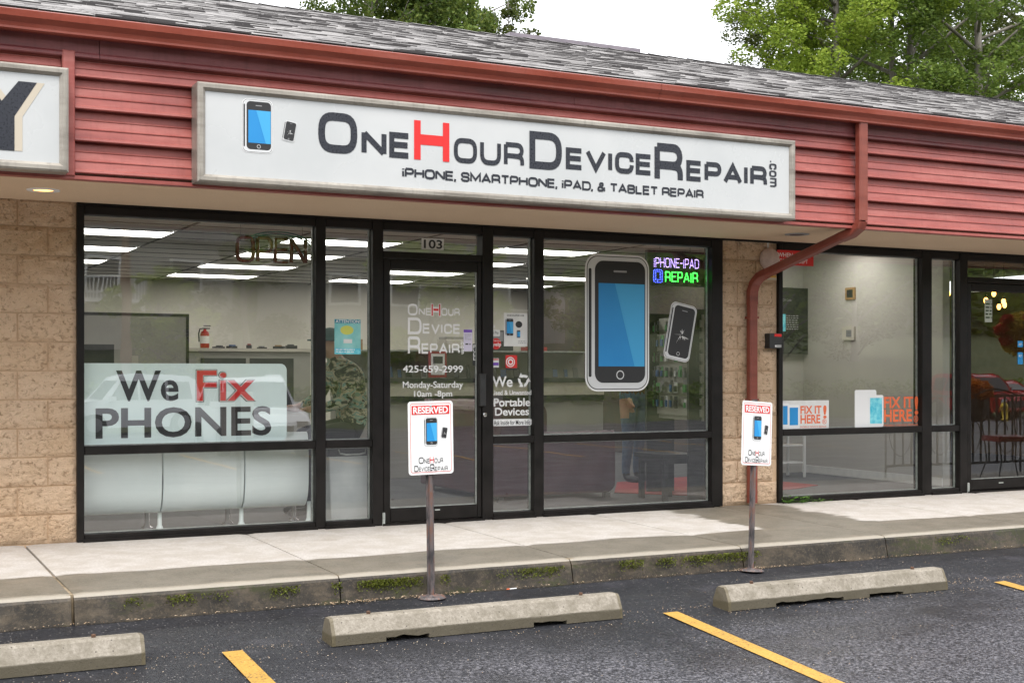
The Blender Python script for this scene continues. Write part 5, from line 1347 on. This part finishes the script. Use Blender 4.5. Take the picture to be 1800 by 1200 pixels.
MB().lathe([(.17,0),(.18,.02),(.17,.045)], (0,0,.545), 20).build('seat', M['dark'], stl)
for a in (45,135,225,315): MB().tube([(.10*math.cos(R(a)),.10*math.sin(R(a)),.545),(.19*math.cos(R(a)),.19*math.sin(R(a)),0)], .011, 6).build('leg', M['chrome'], stl)
# standing person mostly hidden by the large phone decal
fx, fy = 5.62, 1.66
P2 = thing('person', 'standing person in jeans and dark top mostly hidden behind the big phone decal', 'person', (WX(1112, 2.6), 2.6, 0), (0,0,R(20)))
J = {'hip': ((0,0,.94),(.15,.12)), 'waist': ((0,0,1.10),(.14,.11)), 'chest': ((0,0,1.30),(.17,.12)), 'shb': ((0,0,1.43),(.11,.09)), 'neck': ((0,0,1.50),.055), 'h0': ((0,-.02,1.57),.075), 'h1': ((0,-.02,1.65),.09), 'h2': ((0,-.01,1.73),.065), 'nose': ((0,-.12,1.64),.012),
     'shR': ((-.17,0,1.40),.07), 'elR': ((-.22,.02,1.12),.052), 'wrR': ((-.20,-.10,.92),.034), 'haR': ((-.20,-.13,.85),.032), 'shL': ((.17,0,1.40),.07), 'elL': ((.23,.02,1.12),.052), 'wrL': ((.22,-.08,.92),.034), 'haL': ((.22,-.11,.85),.032),
     'hR': ((-.09,0,.88),.105), 'kR': ((-.10,-.02,.50),.07), 'aR': ((-.10,.02,.12),.048), 'fR': ((-.10,.0,.045),.045), 'tR': ((-.11,-.17,.035),.038), 'hL': ((.09,0,.88),.105), 'kL': ((.10,-.02,.50),.07), 'aL': ((.10,.02,.12),.048), 'fL': ((.10,.0,.045),.045), 'tL': ((.13,-.17,.035),.038)}
E2 = [(a.replace('head0','h0').replace('head1','h1').replace('head2','h2'), b_.replace('head0','h0').replace('head1','h1').replace('head2','h2')) for a, b_ in E if not any(s in a+b_ for s in ('fR0','fR1','fR2','fR3','fL0','fL1','fL2','fL3','gR','gL','th'))]
for sd_, hx in (('R', -.20), ('L', .22)):
    c0 = J['ha'+sd_][0]
    for q in range(4):
        J['f%s%d' % (sd_, q)] = ((c0[0]+.01, c0[1]-.03+.02*q, c0[2]-.05), .009); J['g%s%d' % (sd_, q)] = ((c0[0]+.02, c0[1]-.03+.02*q, c0[2]-.085+.005*abs(q-1.5)), .008); E2 += [('ha'+sd_, 'f%s%d' % (sd_, q)), ('f%s%d' % (sd_, q), 'g%s%d' % (sd_, q))]
    J['th'+sd_] = ((c0[0]+.01, c0[1]-.05, c0[2]-.02), .010); E2.append(('ha'+sd_, 'th'+sd_))
def asg2(c):
    if c.z > 1.50: return 0
    if abs(c.x) > .14 and c.z < .93 and c.z > .7: return 0
    if c.z > .98: return 1
    return 2 if c.z > .10 else 3
skin_mesh('body', J, E2, [M['skin'], M['maroonshirt'], M['jeans'], M['dark']], asg2, P2)
MB().blob((0,.01,1.69), .105, 8, sq=(1,1,.85)).build('hair', M['hair'], P2, smooth=True)

# ---------------------------------------------------------------- weeds, moss, litter at the kerb
rr = random.Random(21)
wd = thing('weed_clump', 'green weeds growing at the foot of the right window by the pillar', 'weeds')
M['weed'] = leafmat('weed_leaves', (.04,.11,.015), (.08,.20,.02), (.14,.28,.04))
for k in range(3):
    b = MB(); cxk = WX([1388,1412,1440][k], -.12)
    for q in range(26 if k < 2 else 12):
        c = Vector((cxk+rr.gauss(0,.05), -.10-abs(rr.gauss(0,.035)), rr.uniform(.012,.075 if k < 2 else .03))); a = rr.uniform(0, 6.28); l = rr.uniform(.015,.034); t_ = rr.uniform(-.5,.5)
        d = Vector((math.cos(a), math.sin(a), t_)); s_ = Vector((-math.sin(a), math.cos(a), rr.uniform(-.3,.3)))*l*.55
        b.add([c, c+d*l*.5+s_, c+d*l, c+d*l*.5-s_], [(0,1,2,3)])
        b.tube([(c.x,c.y,c.z),(cxk,-.10,.0)], .0012, 3)
    b.build('leaves', M['weed'], wd)
M['moss'] = leafmat('moss', (.05,.06,.008), (.10,.12,.012), (.17,.19,.03), .1)
b = MB()
for px0, px1, dens in ((215,250,60),(290,345,170),(350,415,60),(470,525,190),(580,600,60),(625,740,900),(770,790,90),(870,895,40),(900,990,420),(1085,1130,240),(1150,1185,180),(1190,1335,900),(1640,1700,120)):
    for q in range(int(dens*1.6)):
        px = rr.uniform(px0, px1); u = (px-px0)/(px1-px0); x = WX(px, KERB); z = -.075-abs(rr.gauss(0,.028)); 
        if abs(u-.5)*2 > rr.uniform(.5,1.2): continue
        c = Vector((x, KERB-.012-(.05-z-.05)*.1-rr.uniform(0,.008), z)); l = rr.uniform(.004,.011)
        a, d = Vector((rr.uniform(-1,1),rr.uniform(-1,0),rr.uniform(-.2,1))).normalized()*l, Vector((rr.uniform(-1,1),rr.uniform(-.5,.5),rr.uniform(-1,1))).normalized()*l
        b.add([c-d, c+a, c+d], [(0,1,2)])
tag(b.build('moss', M['moss']), 'patches of bright moss on the kerb face', kind='stuff')
M['litter'] = leafmat('dry_litter', (.22,.13,.07), (.42,.30,.19), (.60,.50,.38), 0)
b = MB()
for q in range(9000):
    x = rr.uniform(-1.6, 9); nx_ = mnoise.noise(Vector((x*1.3,0,9)))
    k = 1.0
    for xc in (xA, xB, xA-.45): k = max(k, 5.5*math.exp(-((x-xc)/.24)**2))
    if rr.random() > (.18+.25*max(nx_,0))*k*.5: continue
    y = KERB-.035-abs(rr.gauss(0,.012*k**.6)); c = Vector((x, y, lotz(y)+.003+rr.uniform(0,.004))); l = rr.uniform(.006,.018)
    a = rr.uniform(0,6.28); b.add([c, c+Vector((math.cos(a)*l, math.sin(a)*l, rr.uniform(0,.004))), c+Vector((-math.sin(a)*l*.4, math.cos(a)*l*.4, .002))], [(0,1,2)])
tag(b.build('leaf_litter', M['litter']), 'pale dry litter and grit along the kerb foot', kind='stuff')
b = MB()
for q in range(1500):
    x = rr.uniform(-1.5, 9); y = rr.uniform(-6.5, -2.2) if q < 500 else rr.choice([-1,1,1])*.1-3.06-.02*x/3+rr.gauss(0,.03); c = Vector((x, y, lotz(y)+.003)); l = rr.uniform(.002,.006)
    b.add([c, c+Vector((l,0,.002)), c+Vector((l*.6,l,.003)), c+Vector((0,l*.7,.001))], [(0,1,2,3)])
tag(b.build('grit', M['litter']), 'scattered grit on the asphalt', kind='stuff')
cg = thing('cigarette_butt', 'white cigarette butt lying at the kerb foot right of the door sign', 'cigarette butt', (WX(905,-2.2), -2.2, lotz(-2.2)+.006), (0,0,R(6)))
MB().tube([(-.04,0,0),(.012,0,0)], .004, 6).build('paper', M['white'], cg); MB().tube([(-.062,0,0),(-.0405,0,0)], .0041, 6).build('filter', M['orangeink'], cg)

# ---------------------------------------------------------------- trees
def crown(n, clumps, lw, ll, seed, droop=0.0, spread=.35, upbias=.3):
    rg = np.random.default_rng(seed); C_ = np.array([c[:3] for c in clumps]); Rr = np.array([c[3] for c in clumps]); wts = Rr**2.2; wts /= wts.sum()
    ci = rg.choice(len(clumps), n, p=wts); d = rg.normal(size=(n,3)); d /= np.linalg.norm(d,axis=1)[:,None]; rad = rg.uniform(.25,1,n)**.5
    P = C_[ci]+d*(Rr[ci]*rad)[:,None]*np.array([1,1,.78]); P[:,2] -= droop*rg.uniform(0,1,n)*Rr[ci]
    # leaves gather in small sprays
    a = rg.uniform(0,6.283,n); dirv = np.stack([np.cos(a),np.sin(a),rg.uniform(-.6-droop*2,.5,n)],1); dirv /= np.linalg.norm(dirv,axis=1)[:,None]
    s = np.cross(dirv, rg.normal(size=(n,3))); s /= np.linalg.norm(s,axis=1)[:,None]
    L_ = ll*rg.uniform(.6,1.3,n)[:,None]; W = lw*rg.uniform(.6,1.3,n)[:,None]
    V = np.stack([P-dirv*L_*.5, P+s*W*.5, P+dirv*L_*.5, P-s*W*.5],1).reshape(-1,3)
    return V
def leafmesh(name, V, mat, parent):
    n = len(V)//4; me = bpy.data.meshes.new(name); me.vertices.add(n*4); me.vertices.foreach_set('co', V.astype(np.float32).ravel())
    me.loops.add(n*4); me.loops.foreach_set('vertex_index', np.arange(n*4, dtype=np.int32)); me.polygons.add(n)
    me.polygons.foreach_set('loop_start', np.arange(0,n*4,4,dtype=np.int32)); me.polygons.foreach_set('loop_total', np.full(n,4,dtype=np.int32))
    me.materials.append(mat); me.update(); me.validate(); o = bpy.data.objects.new(name, me); col.objects.link(o); o.parent = parent; return o
def tree(name, label, cat, x, y, z0, H, mat, seed, trunk_r=.16, crown_r=2.5, n=16000, lsz=.11, low=.25, droop=0, forks=((0,0),), grp=None, nb=26, conif=False):
    rg = random.Random(seed); t = thing(name, label, cat, (x,y,z0), group=grp); tb = MB(); clumps = []
    for (lx, ly) in forks:
        pts = [Vector((0,0,-.3))]
        for k in range(1,9):
            f = k/8; pts.append(Vector((lx*f+.12*mnoise.noise(Vector((seed,f*3,1))), ly*f+.12*mnoise.noise(Vector((seed,f*3,5))), H*.97*f)))
        tb.tube(pts, [trunk_r*(1-.85*k/8)/len(forks)**.4 for k in range(9)], 8)
        for q in range(nb//len(forks)):
            f = low+(1-low)*(q+rg.random())/(nb//len(forks)); base = pts[0].lerp(pts[-1], f); i = min(int(f*8),7); base = pts[i].lerp(pts[i+1], f*8-i)
            a = rg.uniform(0,6.283); ff = (f-low)/(1-low)
            rmax = crown_r*((1-ff)*1.0+.06 if conif else (math.sin(min(1,ff*.9+.18)*math.pi)**.6+.12)); l = rmax*rg.uniform(.6,1)
            rise = -.15*l if conif else l*rg.uniform(.25,.75); tip = base+Vector((math.cos(a)*l, math.sin(a)*l, rise)); mid = base.lerp(tip,.55)+Vector((0,0,l*.08))
            tb.tube([base, mid, tip], [.016+.014*l, .012+.005*l, .006], 5)
            for u in (.45,.72,1.0):
                c = base.lerp(tip,u)+Vector((rg.gauss(0,.12),rg.gauss(0,.12),rg.gauss(0,.1))); clumps.append((c.x,c.y,c.z, rg.uniform(.28,.55)*(.6+.4*l/crown_r)*(crown_r/2.4)**.7))
                if rg.random() < .5: tb.tube([base.lerp(tip,u*.8), c+Vector((rg.gauss(0,.3),rg.gauss(0,.3),rg.uniform(0,.4)))], [.012,.004], 3)
    tb.build('trunk', M['bark'], t, smooth=True)
    leafmesh('crown', crown(n, clumps, lsz*.6, lsz, seed, droop), M[mat], t); return t
def at(px, Y): return WX(px, Y)
TG = 'trees behind the shop roof'
for nm, lb, px, Y, H, mt, sd_, tr_, cr_, n_, ls, lo, dr, fk, nb_ in (
 ('maple_tree', 'bright yellow-green maple behind the roof left of the pale double trunk', 1470, 16, 15, 'leaf_maple', 5, .17, 2.7, 60000, .10, .38, 0, ((0,0),), 60),
 ('birch_tree', 'wispy olive tree at the left edge of the right-hand tree group', 1372, 19, 14.2, 'leaf_dark', 8, .10, 1.45, 22000, .085, .4, 0, ((0,0),), 46),
 ('poplar_tree', 'tree with a pale double trunk rising above the roof', 1598, 15, 18, 'leaf_mid', 12, .19, 3.0, 42000, .10, .36, 0, ((.15,0),(-.7,.3)), 60),
 ('alder_tree', 'tall tree with straight grey trunk near the right edge', 1718, 14, 17, 'leaf_mid', 15, .17, 2.6, 42000, .10, .36, 0, ((0,0),), 60),
 ('oak_tree', 'dark dense tree filling the right edge behind the roof', 1815, 18, 18, 'leaf_dark', 18, .2, 3.6, 60000, .11, .38, 0, ((0,0),), 60),
 ('ash_tree', 'bright green tree between the two trunks behind the roof', 1655, 22, 18, 'leaf_maple', 25, .12, 3.4, 60000, .11, .4, 0, ((0,0),), 60),
 ('elm_tree', 'mid green tree standing behind the bright maple', 1535, 24, 19, 'leaf_mid', 27, .14, 3.6, 60000, .12, .38, 0, ((0,0),), 60),
 ('cedar_tree', 'dark cedar with drooping sprays above the roof left of centre', 650, 18, 19, 'leaf_cedar', 31, .2, 2.3, 90000, .10, .3, .6, ((0,0),), 80),
 ('cedar_tree', 'second cedar above the roof directly behind the sign', 768, 19, 19, 'leaf_cedar', 32, .2, 2.1, 90000, .10, .3, .6, ((0,0),), 80),
 ('young_birch', 'small wispy tree left of the mauve roof upstand', 893, 17, 9.9, 'leaf_dark', 33, .07, .75, 9000, .08, .4, 0, ((0,0),), 26)):
    tree(nm, lb, 'tree', at(px, Y), Y, 0, H, mt, sd_, tr_, cr_, n_, ls, lo, dr, fk, TG, nb_)

# ---------------------------------------------------------------- the far side of the lot, seen mirrored in the glass
def far_tree(label, x, y, H, mat, seed, cr, n=7000):
    return tree('street_tree', label, 'tree', x, y, lotz(-20)+.8, H, mat, seed, .2, cr, n, .26, .12, grp='trees across the parking lot', nb=30)
far_tree('round green tree across the lot mirrored in the left window', -1, -40, 7.5, 'leaf_maple', 41, 2.8)
far_tree('tall dark tree across the lot mirrored left of the utility pole', 3.5, -44, 10, 'leaf_mid', 42, 3.4)
far_tree('dark tree across the lot mirrored in the shop door', 14, -46, 11, 'leaf_dark', 43, 3.6)
far_tree('leafy tree across the lot mirrored behind the big phone decal', 21, -42, 8.5, 'leaf_maple', 44, 3.2)
far_tree('large green tree across the lot mirrored in the grey room window', 30, -42, 9.5, 'leaf_mid', 45, 4.0)
far_tree('dense tree across the lot mirrored in the restaurant door', 38, -40, 10.5, 'leaf_mid', 46, 4.2)
far_tree('dark evergreen across the lot mirrored at the right edge', 46, -44, 12, 'leaf_dark', 47, 4.5)
far_tree('small bright tree across the lot beside the far house', 9, -39, 5.0, 'leaf_maple', 48, 2.0, 4500)
rg = np.random.default_rng(4); V = crown(16000, [(x_, -37.5+(x_%2)*.6, lotz(-20)+.75, 1.15) for x_ in np.arange(-8, 55, 1.15)], .14, .26, 9)
o = leafmesh('hedge', V, M['leaf_mid'], None); tag(o, 'clipped green hedge along the far side of the lot', 'hedge')
V = np.concatenate([crown(26000, [(x_+7*mnoise.noise(Vector((x_,k,1))), -62-k*11, lotz(-20)+6+k*5.5+3*mnoise.noise(Vector((x_*.13,k,3))), 5.2) for x_ in np.arange(-60, 130, 7)], .5, .9, 70+k) for k in range(3)])
o = leafmesh('wooded_hill', V, M['leaf_mid'], None); tag(o, 'dense woods on the hill across the road, mirrored in the shop glass', kind='stuff')
# house with pale siding and a white balcony
hs = thing('house', 'grey house with white balcony across the lot, mirrored in the left window', 'house', (8.5, -50, lotz(-20)+2.0))
M['hsiding'] = pm('pale_house_siding', (.34,.33,.30), (.40,.39,.36), 2, .8)
MB().box(-5, 5, -4, 4, 0, 5.6).build('wall', M['hsiding'], hs)
for k in range(20): MB().box(-5, 5, 4.0, 4.03, .1+k*.27, .32+k*.27).build('siding_board', M['hsiding'], hs)
MB().prism([(-5.6,5.5),(5.6,5.5),(0,8.2)], -4.5, 4.6, 'y').build('roof', M['shingle'], hs)
for x_ in (-3.4, -.4, 3): 
    wq = MB().box(x_-.7, x_+.7, 4.032, 4.1, 3.2, 4.7).build('window', M['white'], hs); MB().box(x_-.6, x_+.6, 4.101, 4.11, 3.3, 4.6).build('pane', M['dark'], wq)
bl = MB(); bl.box(-4.8, 1, 4.05, 5.6, 2.75, 2.9); bl.box(-4.8, 1, 5.5, 5.58, 3.75, 3.85)
for k in range(40): bl.box(-4.8+k*.147, -4.76+k*.147, 5.5, 5.56, 2.9, 3.75)
bl.box(-4.8,-4.6,5.4,5.6,0,2.75); bl.box(.8,1,5.4,5.6,0,2.75); bl.build('balcony', M['white'], hs)
hs2 = thing('house', 'long pale house across the lot, mirrored beside the big phone decal', 'house', (25, -54, lotz(-20)+2.2))
MB().box(-7, 7, -4, 4, 0, 5.2).build('wall', M['hsiding'], hs2); MB().prism([(-7.6,5.1),(7.6,5.1),(0,8.0)], -4.5, 4.6, 'y').build('roof', M['shingle'], hs2)
for x_ in (-5, -2, 1.5, 4.5):
    wq = MB().box(x_-.8, x_+.8, 4.002, 4.08, 2.9, 4.4).build('window', M['white'], hs2); MB().box(x_-.68, x_+.68, 4.081, 4.09, 3.0, 4.3).build('pane', M['dark'], wq)
up_ = thing('utility_pole', 'wooden utility pole across the lot, mirrored under the OPEN sign', 'utility pole', (7.2, -36.5, lotz(-20)+.7))
MB().tube([(0,0,0),(0,0,10)], [.18,.13], 10).build('pole', pm('weathered_pole', (.22,.14,.09), (.28,.19,.13), 8, .9), up_); MB().box(-1.1,1.1,-.06,.06,9,9.14).build('crossarm', M['bark'], up_)
# cars
M['carglass'] = pm('car_glass', (.015,.018,.02), rough=.05); M['tyre'] = pm('tyre', (.02,.02,.02), rough=.8); M['rim'] = pm('wheel_rim', (.4,.4,.42), rough=.3, metal=.8); M['redlens'] = pm('tail_lens', (.35,.01,.01), rough=.2)
def car(label, x, y, rot, paint, suv=True, grp=None):
    t = thing('parked_car', label, 'car', (x,y,lotz(y)), (0,0,R(rot)), group=grp); h = 1.85 if suv else 1.5
    prof = [(-2.35,.35),(-2.38,.75),(-2.25,1.0),(-2.05,1.08),(-1.85,h-.12),(-1.6,h),(.25,h),(.55,h-.08),(1.15,1.08),(2.1,.98),(2.35,.78),(2.38,.35),(1.85,.30),(1.8,.5),(1.65,.68),(1.4,.74),(1.15,.68),(1.0,.5),(.95,.30),(-.95,.30),(-1.0,.5),(-1.15,.68),(-1.4,.74),(-1.65,.68),(-1.8,.5),(-1.85,.30)]
    b = MB(); W_ = .92; n = len(prof)
    for s_, k in ((-1,.0),(-1,.06),(1,.06),(1,.0)):
        for a, c in prof:
            ww = W_-(.22*max(0,(c-1.0)/(h-1.0)) if c > 1.0 else 0); b.v.append((a, s_*(ww-k*0+(-.04 if k == 0 else 0)*-1*0), c))
    lay = [0, n, 2*n, 3*n]
    b.v = []
    for s_ in (-1, 1):
        for a, c in prof: b.v.append((a, s_*(W_-(.2*max(0,(c-1.0)/(h-1.0)) if c > 1.0 else 0)), c))
    b.f = [(i, (i+1)%n, n+(i+1)%n, n+i) for i in range(n)]+[tuple(range(n)), tuple(range(2*n-1,n-1,-1))]; b.m = [0]*len(b.f)
    b.build('body', paint, t, bevel=.05)
    g = MB()
    for s_ in (-1, 1):
        y0 = s_*.905; y1 = s_*.765
        for u0, u1 in ((-1.75,-1.0),(-.92,-.05),(.03,.95)):
            tl_, tr_ = u0+(.12 if u0 < -1.5 else 0), u1-(.42 if u1 > .9 else 0)
            g.add([(u0,y0,1.12),(u1,y0,1.12),(tr_,y1,h-.14),(tl_,y1,h-.14)], [(0,1,2,3)] if s_ < 0 else [(3,2,1,0)])
    g.build('side_glass', M['carglass'], t)
    MB().add([(-2.04,-.8,1.13),(-2.04,.8,1.13),(-1.86,.72,h-.18),(-1.86,-.72,h-.18)], [(0,3,2,1)]).build('rear_glass', M['carglass'], t, loc=(-.02,0,.0))
    MB().add([(1.10,-.8,1.13),(1.10,.8,1.13),(.60,.72,h-.13),(.60,-.72,h-.13)], [(0,1,2,3)]).build('windscreen', M['carglass'], t, loc=(.035,0,.01))
    for xx in (-1.4, 1.4):
        for s_ in (-1, 1):
            wh = MB().lathe([(.05,0),(.33,0),(.345,.03),(.345,.19),(.33,.22),(.05,.22)], (xx, s_*.93+.11, .345), 22, axis='y').build('wheel', M['tyre'], t, smooth=False)
            MB().lathe([(.21,0),(.20,.006),(.05,.01)], (xx, s_*.93+(-.112 if s_ < 0 else .12), .345), 16, axis='y').build('rim', M['rim'], wh)
    for s_ in (-1, 1):
        MB().box(-2.41,-2.33,s_*.8-.1,s_*.8+.1,.72,1.02).build('tail_light', M['redlens'], t); MB().box(2.26,2.40,s_*.72-.14,s_*.72+.14,.68,.84).build('headlight', M['chrome'], t)
        MB().box(.75,.95,s_*1.0-.1,s_*1.0+.1,1.1,1.25).build('mirror', paint, t)
    MB().box(-2.42,-2.34,-.26,.26,.5,.63).build('number_plate', M['paper'], t); MB().box(2.33,2.41,-.5,.5,.5,.72).build('grille', M['dark'], t)
    return t
wp = pm('white_car_paint', (.75,.76,.78), rough=.15); rp = pm('red_car_paint', (.35,.015,.02), rough=.15)
car('white sport utility vehicle parked in the lot, mirrored behind the frosted We Fix PHONES sign', WX(440, 22), -22, 94, wp)
car('white car parked further off, mirrored in the left window', WX(230, 33), -33, 176, wp)
car('dark red car mirrored in the restaurant door, nearer the hydrant', WX(1716, 33), -33, 92, rp)
car('red car mirrored in the restaurant door, at the right edge', WX(1752, 33), -33, 90, rp, False)

# patio beyond the right edge: railing, chair, flowers (mirrored in the restaurant glass)
M['iron'] = pm('black_wrought_iron', (.02,.018,.018), rough=.5)
rl_ = thing('patio_railing', 'black wrought iron railing with scrolls mirrored in the restaurant glass', 'railing')
rb = MB(); RY = -1.95; rz = -.025
for zz in (.12, .93): rb.box(9.4, 13.8, RY-.012, RY+.012, rz+zz, rz+zz+.03)
rb.build('rail', M['iron'], rl_)
k = 0; x = 9.4
while x < 13.9:
    MB().box(x-.009, x+.009, RY-.009, RY+.009, rz+(0 if k % 8 == 0 else .15), rz+.93).build('baluster', M['iron'], rl_); k += 1; x += .135
def scroll(cx, cz, s_, Y, r=.006, m_=1):
    pts = [(cx+m_*s_*(.06+.30*(i/26)**1.2)*math.cos(i*.32), Y, cz+s_*(.06+.55*(i/26)**1.2)*math.sin(i*.32)) for i in range(27)]
    return MB().tube(pts, r, 5)
for k in range(8): scroll(9.68+k*.54, rz+.52, .8, RY-.012, m_=1 if k % 2 else -1).build('scroll', M['iron'], rl_)
ch = thing('patio_chair', 'black iron patio chair with maroon seat mirrored in the restaurant door', 'chair', (10.15, -.85, 0), (0,0,R(200)))
MB().bbox(-.21,.21,-.21,.21,.44,.50,.02).build('seat', pm('maroon_vinyl', (.16,.02,.025), rough=.35), ch)
for sx_, sy_2 in ((-1,-1),(1,-1),(-1,1),(1,1)): MB().tube([(sx_*.19,sy_2*.18,.44),(sx_*.17,sy_2*.17,.22),(sx_*.23,sy_2*.22,0)], .009, 6).build('leg', M['iron'], ch)
b = MB()
for s_ in (-1, 1): b.tube([(s_*.19,.19,.44),(s_*.20,.24,.70),(s_*.25,.29,.95)], .009, 6)
b.tube([(-.25,.29,.95),(-.12,.295,1.0),(0,.295,1.02),(.12,.295,1.0),(.25,.29,.95)], .009, 6); b.tube([(-.2,.24,.68),(0,.245,.66),(.2,.24,.68)], .007, 6)
for a in range(3): 
    q = scroll(-.11+.11*a, .82, .16, .27, .005, 1 if a else -1); b.add(q.v, q.f)
b.build('backrest', M['iron'], ch)
M['redfl'] = leafmat('red_petals', (.25,.01,.015), (.45,.02,.03), (.6,.08,.05), .3); M['yelfl'] = leafmat('yellow_green_petals', (.2,.25,.03), (.5,.4,.05), (.75,.6,.1), .3); M['orfl'] = leafmat('orange_petals', (.4,.08,.01), (.6,.18,.02), (.75,.3,.04), .3)
fb_ = thing('flower_basket', 'hanging basket of red and yellow flowers mirrored in the restaurant door', 'flower basket', (WX(1783, 1.3), -1.3, 1.7))
leafmesh('red_flowers', crown(500, [(-.25,.04,.0,.08),(-.22,.08,-.12,.07),(-.2,.08,.12,.07),(-.02,.22,.14,.05)], .05, .06, 61), M['redfl'], fb_); leafmesh('yellow_flowers', crown(3000, [(-.05,.06,0,.2),(.0,.06,-.16,.18),(.1,.05,.08,.18)], .05, .06, 62), M['yelfl'], fb_)
MB().lathe([(.02,-.22),(.12,-.18),(.17,-.05),(.18,0)], (0,0,0), 16).build('basket', M['dark'], fb_); MB().tube([(0,0,.0),(0,0,ZS-1.7)], .003, 4).build('chain', M['iron'], fb_)
fp = thing('flower_box', 'dark rail planter of orange flowers mirrored in the restaurant door', 'flower pot', (WX(1717, 1.8), -1.8, .62))
MB().lathe([(.09,0),(.15,.26),(.155,.27)], (0,0,0), 14).build('pot', M['dark'], fp); leafmesh('orange_flowers', crown(1500, [(0,0,.36,.2),(-.1,0,.38,.13),(.1,0,.38,.13)], .04, .05, 63), M['orfl'], fp)
hy = thing('fire_hydrant', 'yellow fire hydrant across the lot mirrored above the patio chair', 'fire hydrant', (WX(1768, 30), -30, lotz(-30)))
MB().lathe([(.16,0),(.16,.05),(.11,.06),(.11,.5),(.14,.52),(.14,.56),(.10,.66),(.04,.72),(.03,.78)], (0,0,0), 16).build('barrel', pm('hydrant_yellow', (.7,.5,.05), rough=.5), hy, smooth=True); MB().box(-.2,.2,-.06,.06,.38,.5).build('outlet', M['yellow'], hy)
